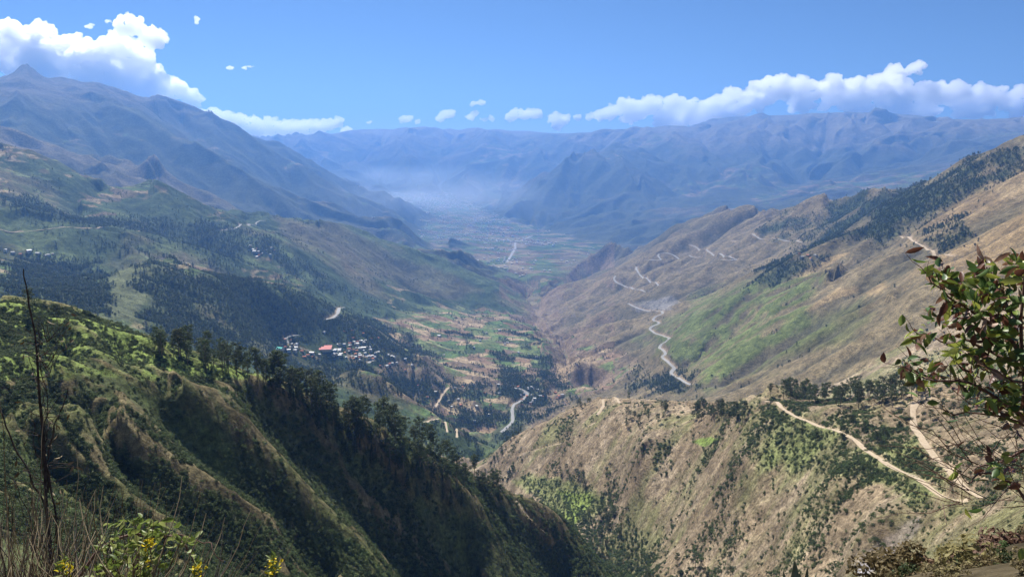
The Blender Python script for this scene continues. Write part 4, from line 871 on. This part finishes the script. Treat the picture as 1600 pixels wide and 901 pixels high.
hamlet([(0, 388), (60, 390), (95, 400), (60, 406), (0, 402)], 9, 2300, 4200, 14, .8, 1.3, 'at the far left wood edge', 'hamlet at the left woods edge', None, False)
hamlet([(640, 510), (830, 500), (850, 560), (700, 580)], 14, 2700, 4400, 60, .8, 1.2, 'alone among the terraced valley fields', 'farmhouses in the terraced fields', None, False)
hamlet([(1245, 395), (1275, 400), (1262, 408), (1245, 404)], 5, 2400, 4600, 14, .9, 1.3, 'among woods on the right slope', 'farm buildings on the right slope', None, False)
hamlet([(640, 300), (700, 300), (790, 345), (830, 370), (870, 385), (800, 385), (700, 350), (650, 325)], 120, 6000, 16000, 30, 1.4, 2.4, 'in the distant valley town', 'distant town buildings', None, False)
x, y, i, j = pick(((FARV > .4)*np.clip(.12+fbm(XG/800, YG/800, 507, 3), .02, 1)*np.where((UG > 600) & (UG < 800) & (VG < 350), 1., .16)), 1500, 6000, 15500)
bx = [boxm(-6, 6, -5, 5, -4, 6) for _ in range(1)][0]; A3 = g_.uniform(0, 3, len(x)); S3 = g_.uniform(.7, 1.8, len(x)); zz = gza(x, y)
vs = []
for k in range(len(x)):
    c_, s2 = math.cos(A3[k])*S3[k], math.sin(A3[k])*S3[k]; vs.append(np.c_[bx[0][:, 0]*c_-bx[0][:, 1]*s2+x[k], bx[0][:, 0]*s2+bx[0][:, 1]*c_+y[k], bx[0][:, 2]*S3[k]+zz[k]])
link('town_rooftops', mesh_from('town_rooftops', np.vstack(vs), np.concatenate([bx[1]+8*k for k in range(len(x))]), mat=WHITE, smooth=False), kind='stuff')
# the school: three long red roofs; the covered sports court with its turquoise roof
def hall(name, u, v, r0, r1, nb, w_, l_, h_, rise, rz, wm, rm_, label, cat, gap=1.5):
    x, y, z = hit(u, v, r0, r1); root = bpy.data.objects.new(name, None); C.collection.objects.link(root); root.location = (x, y, z+1.5); root.rotation_euler[2] = rz; root['label'] = label; root['category'] = cat
    for k in range(nb):
        wl = walls(w_, l_, h_, rise); wl.materials.append(wm); a = link('wall', wl, root); a.location = ((k-(nb-1)/2)*(w_+gap), 0, 0)
        b_ = link('roof', mesh_from('roof', *gable(w_, l_, h_, rise, .9), mat=rm_, smooth=False), root); b_.location = a.location
        for q in range(5):
            wn = link('window', mesh_from('window', *boxm(-.06, .06, -1.2, 1.2, 1.4, 3), mat=GLASS, smooth=False), root); wn.location = (a.location[0]+w_/2+.03, (q-2)*l_/5.5, 0)
hall('school', 509, 546, 2000, 3300, 3, 15, 38, 6, 3, math.pi/2+.15, WHITE, REDM, 'school with three long parallel red roofs in the village', 'school')
hall('sports_hall', 434, 547, 2000, 3300, 1, 20, 34, 6, 3, 1.2, WHITE, TURQ, 'covered court with a bright turquoise roof at the left village edge', 'sports hall')

# ------------------------------------------------------------------ plants beside the viewpoint
def P3(u, v, d):
    dx = (u-800)/F; dy = (450.5-v)/F; q = np.array([dx, CP+dy*SP, -SP+dy*CP]); return q/np.linalg.norm(q)*d
def leaves(cen, axis, length, width, g, fold=.25, curl=.25):
    n = len(cen); ax = axis/np.linalg.norm(axis, axis=1)[:, None]; sd = np.cross(ax, g.normal(size=(n, 3))); sd /= np.linalg.norm(sd, axis=1)[:, None]; up = np.cross(sd, ax)
    Ls = (length*g.uniform(.65, 1.25, n))[:, None]; Ws = (width*g.uniform(.8, 1.2, n))[:, None]; cu = (curl*g.uniform(.2, 1.6, n))[:, None]
    rows = []
    for f, wd in ((0, .04), (.22, .72), (.5, 1.), (.78, .66), (1., .03)):
        m = cen+ax*Ls*f-up*Ls*cu*f*f; rows.append([m-sd*Ws*wd*.5+up*Ws*fold*wd, m, m+sd*Ws*wd*.5+up*Ws*fold*wd])
    v = np.stack([np.stack(r_, 1) for r_ in rows], 1).reshape(-1, 3)     # n*15
    b_ = np.arange(n)[:, None]*15; q = np.concatenate([np.array([[r_*3+c, r_*3+c+1, r_*3+c+4, r_*3+c+3] for c in (0, 1)]) for r_ in range(4)])
    return v, (b_[:, None]+q[None].reshape(1, -1, 4)).reshape(-1, 4)
def ramp_leaf(name, stops, trans=.3, rough=.42, spec=.35):
    m = bpy.data.materials.new(name); m.use_nodes = True; t = m.node_tree; b = t.nodes['Principled BSDF']; N = t.nodes.new; K = t.links.new
    ge = N('ShaderNodeNewGeometry'); r = N('ShaderNodeValToRGB'); e = r.color_ramp.elements
    e[0].position, e[0].color = stops[0][0], (*stops[0][1], 1); e[1].position, e[1].color = stops[-1][0], (*stops[-1][1], 1)
    for p, c in stops[1:-1]: q = e.new(p); q.color = (*c, 1)
    tc = N('ShaderNodeTexCoord'); n = N('ShaderNodeTexNoise'); n.inputs['Scale'].default_value = 35; K(tc.outputs['Object'], n.inputs['Vector'])
    ad = N('ShaderNodeMath'); ad.operation = 'MULTIPLY_ADD'; K(n.outputs['Fac'], ad.inputs[0]); ad.inputs[1].default_value = .16; sb = N('ShaderNodeMath'); sb.operation = 'SUBTRACT'; K(ge.outputs['Random Per Island'], sb.inputs[0]); sb.inputs[1].default_value = .08
    K(sb.outputs[0], ad.inputs[2]); K(ad.outputs[0], r.inputs['Fac']); K(r.outputs[0], b.inputs['Base Color']); b.inputs['Roughness'].default_value = rough; b.inputs['Specular IOR Level'].default_value = spec
    tr = N('ShaderNodeBsdfTranslucent'); K(r.outputs[0], tr.inputs['Color']); ms = N('ShaderNodeMixShader'); ms.inputs[0].default_value = trans
    K(b.outputs[0], ms.inputs[1]); K(tr.outputs[0], ms.inputs[2]); K(ms.outputs[0], t.nodes['Material Output'].inputs['Surface']); return m
TWIG = noisy('twig_bark', (.10, .055, .045), (.20, .13, .10), 60, .8); DEAD = noisy('dead_bark', (.035, .03, .03), (.10, .085, .075), 50, .9); STRAW = noisy('straw', (.09, .065, .04), (.34, .27, .16), 9, .8)
LV = ramp_leaf('broad_leaf', [(0, (.06, .12, .04)), (.3, (.11, .18, .045)), (.48, (.22, .28, .05)), (.60, (.42, .45, .09)), (.68, (.12, .15, .05)), (.76, (.11, .04, .03)), (.93, (.18, .08, .05)), (1, (.45, .30, .22))])
LIME = ramp_leaf('lime_leaf', [(0, (.09, .14, .03)), (.5, (.19, .25, .05)), (1, (.40, .42, .16))], .35, .45, .3)
YEL = ramp_leaf('yellow_petal', [(0, (.75, .55, .02)), (1, (.85, .72, .05))], .3, .5, .2)
gf = np.random.default_rng(404)
def branch(pts, r0, r1, n=14, wob=.01):
    p = np.array([P3(*q) for q in pts]); t = np.linspace(0, len(p)-1, n); c = np.c_[[np.interp(t, np.arange(len(p)), p[:, k]) for k in range(3)]].T
    c[1:-1] += gf.normal(size=(n-2, 3))*wob; c = smooth(c, 1); return tube(c, r0, r1, 6)
def twigs(src, n, length, r, lean, spread=.5):
    out = []
    for _ in range(n):
        b0 = src[gf.integers(len(src))]; d = np.array(lean)+gf.normal(size=3)*spread; d /= np.linalg.norm(d); L_ = length*gf.uniform(.5, 1.3)
        c = [b0+d*L_*f+gf.normal(size=3)*L_*.04*(f > 0)+np.array([0, 0, .12*L_*f*f]) for f in (0, .33, .66, 1)]; out.append((tube(c, r, r*.35, 4), c[-1]))
    return out
# the leafy shrub that leans in from the right
root = bpy.data.objects.new('broadleaf_shrub', None); C.collection.objects.link(root); base = P3(1720, 1300, 3.3); root.location = base
root['label'] = 'leafy shrub with green and dark red leaves reaching in at the right edge'; root['category'] = 'shrub'
BR = [[(1720, 1300, 3.3), (1690, 1050, 3.1), (1650, 860, 2.95), (1610, 700, 2.85), (1592, 600, 2.8), (1592, 500, 2.8), (1602, 420, 2.82)],
      [(1592, 560, 2.8), (1560, 515, 2.78), (1510, 480, 2.74), (1475, 455, 2.72), (1450, 430, 2.72)], [(1605, 660, 2.82), (1560, 620, 2.76), (1500, 598, 2.7), (1450, 590, 2.7), (1412, 572, 2.7)],
      [(1596, 580, 2.8), (1540, 545, 2.82), (1490, 530, 2.84), (1435, 522, 2.84)], [(1595, 500, 2.8), (1570, 460, 2.86), (1548, 425, 2.9)], [(1720, 760, 2.9), (1650, 690, 2.85), (1570, 655, 2.8), (1490, 648, 2.75)],
      [(1720, 840, 3), (1640, 790, 2.9), (1580, 760, 2.85), (1535, 738, 2.8), (1512, 755, 2.8)], [(1710, 640, 2.7), (1640, 610, 2.7), (1570, 590, 2.68), (1520, 560, 2.66)], [(1700, 560, 3), (1630, 520, 3), (1570, 480, 2.95), (1530, 445, 2.9)],
      [(1700, 700, 3.1), (1620, 690, 3.05), (1560, 720, 3), (1520, 735, 3)]]
parts = [branch(b_, .013 if k == 0 else .0065, .003 if k == 0 else .0018) for k, b_ in enumerate(BR)]
srcp = [P3(*q) for b_ in BR for q in b_[1:]]
tw = twigs([P3(gf.uniform(1480, 1640), gf.uniform(590, 790), gf.uniform(2.7, 3)) for _ in range(60)], 85, .22, .0016, (-.8, 0, .25), .45)+twigs(srcp, 60, .07, .0016, (-.5, 0, .4), .6)
parts += [t_[0] for t_ in tw]
mv, mf = merge(parts); link('branches', mesh_from('branches', mv-base, mf, mat=TWIG), root)
CL = [(1455, 424, 8, 10), (1478, 432, 14, 22), (1540, 425, 16, 16), (1590, 412, 10, 16), (1478, 445, 16, 20), (1500, 462, 20, 46), (1530, 440, 18, 32), (1560, 452, 20, 38), (1590, 430, 20, 34), (1478, 488, 16, 24), (1522, 500, 20, 34), (1572, 500, 22, 40), (1428, 524, 11, 14), (1445, 520, 10, 8), (1548, 540, 22, 40), (1592, 552, 22, 38),
      (1418, 570, 11, 18), (1440, 588, 14, 22), (1512, 562, 16, 18), (1492, 540, 14, 14), (1530, 585, 20, 30), (1572, 605, 22, 40), (1605, 625, 22, 34), (1500, 600, 12, 8), (1532, 630, 12, 8), (1560, 728, 10, 10), (1580, 745, 10, 8), (1512, 798, 3, 2), (1620, 480, 26, 40), (1625, 560, 26, 40), (1545, 410, 8, 8), (1462, 590, 10, 8), (1585, 640, 18, 18)]
cc, aa_ = [], []
for (u, v, r_, n_) in CL:
    for _ in range(int(n_*1.0)):
        cc.append(P3(u+gf.normal()*r_*.75, v+gf.normal()*r_*.75, gf.uniform(2.66, 3.0))); aa_.append((gf.normal()*.7-.1, gf.normal()*.7, -.45+gf.normal()*.6))
for t_ in tw[85:]:
    cc.append(t_[1]); aa_.append((-.3+gf.normal()*.4, gf.normal()*.4, -.3+gf.normal()*.5))
lv, lf = leaves(np.array(cc), np.array(aa_), .047, .020, gf); link('leaves', mesh_from('leaves', lv-base, lf, mat=LV), root)
# the tall bare stem at the left
root = bpy.data.objects.new('bare_stem_shrub', None); C.collection.objects.link(root); base = P3(85, 1150, 3.6); root.location = base
root['label'] = 'tall leafless dark shrub rising at the left edge over the grass'; root['category'] = 'bare shrub'
BR = [([(88, 1150, 3.6), (84, 940, 3.5), (78, 820, 3.5), (72, 740, 3.5), (66, 640, 3.5), (58, 560, 3.5), (50, 500, 3.5), (43, 450, 3.5), (37, 420, 3.5)], .021, .003),
      ([(74, 770, 3.5), (76, 710, 3.5), (88, 660, 3.48), (100, 628, 3.47), (106, 606, 3.47)], .010, .0035), ([(76, 800, 3.5), (50, 750, 3.5), (22, 690, 3.5), (0, 645, 3.5), (-12, 610, 3.5)], .011, .003),
      ([(68, 700, 3.5), (74, 640, 3.5), (64, 560, 3.5), (60, 500, 3.5)], .006, .0015), ([(70, 760, 3.5), (56, 700, 3.48), (48, 640, 3.48)], .006, .0015), ([(90, 1100, 3.6), (100, 950, 3.5), (92, 850, 3.5), (80, 760, 3.5), (66, 680, 3.5)], .013, .005),
      ([(60, 600, 3.5), (46, 560, 3.5), (34, 535, 3.5)], .004, .0012), ([(96, 1100, 3.4), (70, 900, 3.3), (40, 780, 3.3), (10, 740, 3.3)], .007, .002), ([(80, 850, 3.5), (110, 780, 3.5), (125, 740, 3.5)], .004, .0012)]
parts = [branch(b_, a_*.38, c_*.6, 22, .007) for b_, a_, c_ in BR]
tw = twigs([P3(70+gf.normal()*8, gf.uniform(520, 860), 3.5) for _ in range(70)], 90, .10, .0018, (.1, 0, .5), .7); parts += [t_[0] for t_ in tw]
mv, mf = merge(parts); link('branches', mesh_from('branches', mv-base, mf, mat=DEAD), root)
cc = np.array([t_[1] for t_ in tw[:60]]); lv, lf = leaves(cc, gf.normal(size=(60, 3))+[0, 0, -.5], .028, .009, gf); link('withered_leaves', mesh_from('withered_leaves', lv-base, lf, mat=STRAW), root)
# dry stalks and grass at the lower left, thinner at the lower right
parts = []
def stalk(u0, u1, vtop, d, r, lean, arch=.25):
    b0 = P3(u0, 1010, d); e = P3(u1, vtop, d*gf.uniform(.9, 1.1)); m_ = [b0*(1-f)+e*f+np.array([lean*arch*math.sin(f*3.14)*.06, 0, math.sin(f*3.14)*arch*.06])+gf.normal(size=3)*.004 for f in np.linspace(0, 1, 7)]; return tube(m_, r, r*.25, 3)
for _ in range(330):
    u0 = gf.uniform(-60, 330)*gf.uniform(.4, 1); lean = float(np.clip(gf.normal()*1.7+.4, -2.6, 2.6)); vt = gf.uniform(745, 900)+max(0, u0-180)*.35; parts.append(stalk(u0, u0+lean*50, vt, gf.uniform(1.9, 4.2), gf.uniform(.0012, .0032), lean))
for u0, u1, vt in ((20, 0, 610), (35, 70, 640), (110, 120, 700), (150, 142, 760), (5, -10, 700), (200, 240, 790), (235, 330, 862), (60, 190, 760)): parts.append(stalk(u0, u1, vt, 2.8, .003, .5))
mv, mf = merge(parts); g1 = link('dry_grass', mesh_from('dry_grass', mv, mf, mat=STRAW), kind='stuff')
dk = []
for _ in range(200):
    u0 = gf.uniform(-60, 330); lean = float(np.clip(gf.normal()*1.8, -2.6, 2.6)); dk.append(stalk(u0, u0+lean*60, gf.uniform(770, 900)+max(0, u0-150)*.3, gf.uniform(2.2, 4.5), gf.uniform(.0015, .0035), lean))
mv, mf = merge(dk); link('dead_stalks', mesh_from('dead_stalks', mv, mf, mat=DEAD), kind='stuff')
rt = bpy.data.objects.new('arching_cane', None); C.collection.objects.link(rt); base = P3(90, 1000, 2.4); rt.location = base; rt['label'] = 'brown leafless cane arching to the right over the lower left grass'; rt['category'] = 'cane'
parts = [branch([(90, 1000, 2.4), (140, 880, 2.4), (190, 836, 2.4), (250, 828, 2.4), (290, 850, 2.4), (322, 890, 2.4), (330, 960, 2.4)], .0045, .002), branch([(250, 828, 2.4), (310, 842, 2.4), (350, 876, 2.38)], .0022, .001)]
mv, mf = merge(parts); link('stem', mesh_from('stem', mv-base, mf, mat=TWIG), rt)
# lime leaved herb
rt = bpy.data.objects.new('leafy_herb', None); C.collection.objects.link(rt); base = P3(215, 1010, 2.3); rt.location = base; rt['label'] = 'bright lime leaved herb catching the sun at the lower left'; rt['category'] = 'herb'
parts, cc, aa_ = [], [], []
for u, v in ((170, 845), (190, 820), (215, 812), (240, 816), (262, 825), (205, 850), (232, 852), (180, 875), (250, 868), (215, 880), (160, 885), (285, 838)):
    parts.append(branch([(215+(u-215)*.3, 1010, 2.3), ((u+215)/2, 930, 2.3), (u, v, 2.3)], .003, .0012, 8, .003))
    for _ in range(20): cc.append(P3(u+gf.normal()*12, v+abs(gf.normal())*16-4, gf.uniform(2.22, 2.38))); aa_.append((gf.normal(), gf.normal()*.6, gf.normal()*.5+.1))
mv, mf = merge(parts); link('stem', mesh_from('stem', mv-base, mf, mat=TWIG), rt); lv, lf = leaves(np.array(cc), np.array(aa_), .025, .012, gf); link('leaves', mesh_from('leaves', lv-base, lf, mat=LIME), rt)
def sprig(pts, d, label, h=60):
    u0, v0 = pts[-1]; rt = bpy.data.objects.new('flower_sprig', None); C.collection.objects.link(rt); base = P3(u0, 1000, d); rt.location = base; rt['label'] = label; rt['category'] = 'flower'; rt['group'] = 'yellow flower sprigs at the lower left'
    st = branch([(u0, 1000, d)]+[(u, v, d) for u, v in pts[::-1]], .0028, .0012, 12, .002); link('stem', mesh_from('stem', st[0]-base, st[1], mat=LIME), rt)
    cc, aa_, fc_, fa = [], [], [], []
    (ut, vt) = pts[0]
    for _ in range(70):
        f = gf.random(); cc.append(P3(ut+(u0-ut)*f+gf.normal()*3, vt+(h*1.5)*f, d+gf.normal()*.01)); aa_.append((gf.normal(), gf.normal(), .5))
    for _ in range(26): fc_.append(P3(ut+gf.normal()*6, vt+8+abs(gf.normal())*h*.3, d+gf.normal()*.012)); fa.append((gf.normal(), gf.normal(), .4+gf.normal()*.4))
    lv, lf = leaves(np.array(cc), np.array(aa_), .020, .005, gf); link('leaves', mesh_from('leaves', lv-base, lf, mat=LIME), rt)
    lv, lf = leaves(np.array(fc_), np.array(fa), .011, .008, gf, .4); link('petals', mesh_from('petals', lv-base, lf, mat=YEL), rt)
sprig([(428, 864), (422, 900)], 2.2, 'upright yellow flower sprig standing alone, farthest from the left edge')
sprig([(306, 874), (302, 905)], 2.1, 'low yellow flower sprig under the tip of the arching cane')
sprig([(232, 832), (226, 880)], 2.2, 'yellow flower sprig among the lime leaved herb')
sprig([(100, 868), (104, 905)], 2.1, 'small yellow flower sprig at the foot of the bare stem')
# agave tips
rt = bpy.data.objects.new('agave', None); C.collection.objects.link(rt); base = P3(1245, 1050, 3.2); rt.location = base; rt['label'] = 'grey green agave whose pointed tips just enter at the bottom edge'; rt['category'] = 'agave'
AG = noisy('agave_skin', (.16, .20, .12), (.30, .34, .22), 20, .5)
for u, v, wd in ((1242, 874, .06), (1224, 890, .035), (1262, 884, .035), (1276, 893, .02), (1210, 900, .03), (1250, 893, .05)):
    tip = P3(u, v, 3.2); b0 = base+(tip-base)*.05; sd = np.array([wd, 0, 0]); up = np.array([0, .03, 0]); rows = []
    for f, k in ((0, 1.2), (.4, 1.35), (.75, .75), (.93, .3), (1, .02)):
        m_ = b0*(1-f)+tip*f; rows.append([m_-sd*k*.5, m_+up*k, m_+sd*k*.5])
    v_ = np.array(rows).reshape(-1, 3); f_ = np.array([[r_*3+c, r_*3+c+1, r_*3+c+4, r_*3+c+3] for r_ in range(4) for c in (0, 1)])
    link('leaf', mesh_from('leaf', v_-base, f_, mat=AG), rt)
# dry bushes on the near bank at the lower right
L_OLV = leaf_mat('olive_dry_leaves', (.13, .11, .045), (.28, .23, .10), .3); L_RUST = leaf_mat('rust_leaves', (.13, .08, .05), (.27, .18, .11), .25)
def nearbush(u, v, d, R_, lm, label, seed, size=.09):
    g = np.random.default_rng(seed); p = P3(u, v, d); z0 = min(gz(p[0], p[1]), p[2]-R_*.6); base = np.array([p[0], p[1], z0]); H = p[2]-z0
    rt = bpy.data.objects.new('dry_bush', None); C.collection.objects.link(rt); rt.location = base; rt['label'] = label; rt['category'] = 'bush'; rt['group'] = 'dry bushes at the lower right'
    ps, cs = [], []
    for k in range(16):
        a = k*2.4; e = np.array([math.cos(a)*R_*g.uniform(.2, .95), math.sin(a)*R_*.8*g.uniform(.2, .95), H*g.uniform(.55, 1.02)]); ps.append(tube([(0, 0, -.3), e*np.array([.4, .4, .5]), e], R_*.03, R_*.008, 4)); cs.append(e)
    mv, mf = merge(ps); link('branches', mesh_from('branches', mv, mf, mat=TWIG), rt)
    lv, lf = clumps(cs, [R_*g.uniform(.18, .32) for _ in cs], 130, size, g); link('leaves', mesh_from('leaves', lv, lf, mat=lm, smooth=False), rt)
nearbush(1425, 885, 17, 1.15, L_OLV, 'rounded olive brown bush, leftmost on the near bank', 1, .10)
nearbush(1490, 892, 19, .9, L_RUST, 'rusty bush just right of the olive brown one', 2, .10)
nearbush(1545, 878, 16, .9, L_OLV, 'olive bush in the middle of the near bank', 3, .10)
nearbush(1595, 862, 14, .9, L_RUST, 'reddish bush at the right edge of the near bank', 4, .09)
nearbush(1585, 900, 9, .8, L_OLV, 'olive bush in the bottom right corner', 6, .06)
x, y, i, j = pick((RG < 100)*(RG > 5)*np.clip(RG/60, .1, 1), 16000, 4, 100)
sc = g_.uniform(.15, .5, len(x))*np.clip(RG[i, j]/40, .25, .9); instancer('bank_scrub', np.c_[x, y, gza(x, y)-.05*sc], sc, [SB[3], SB[1], SB[3], SB[0]])
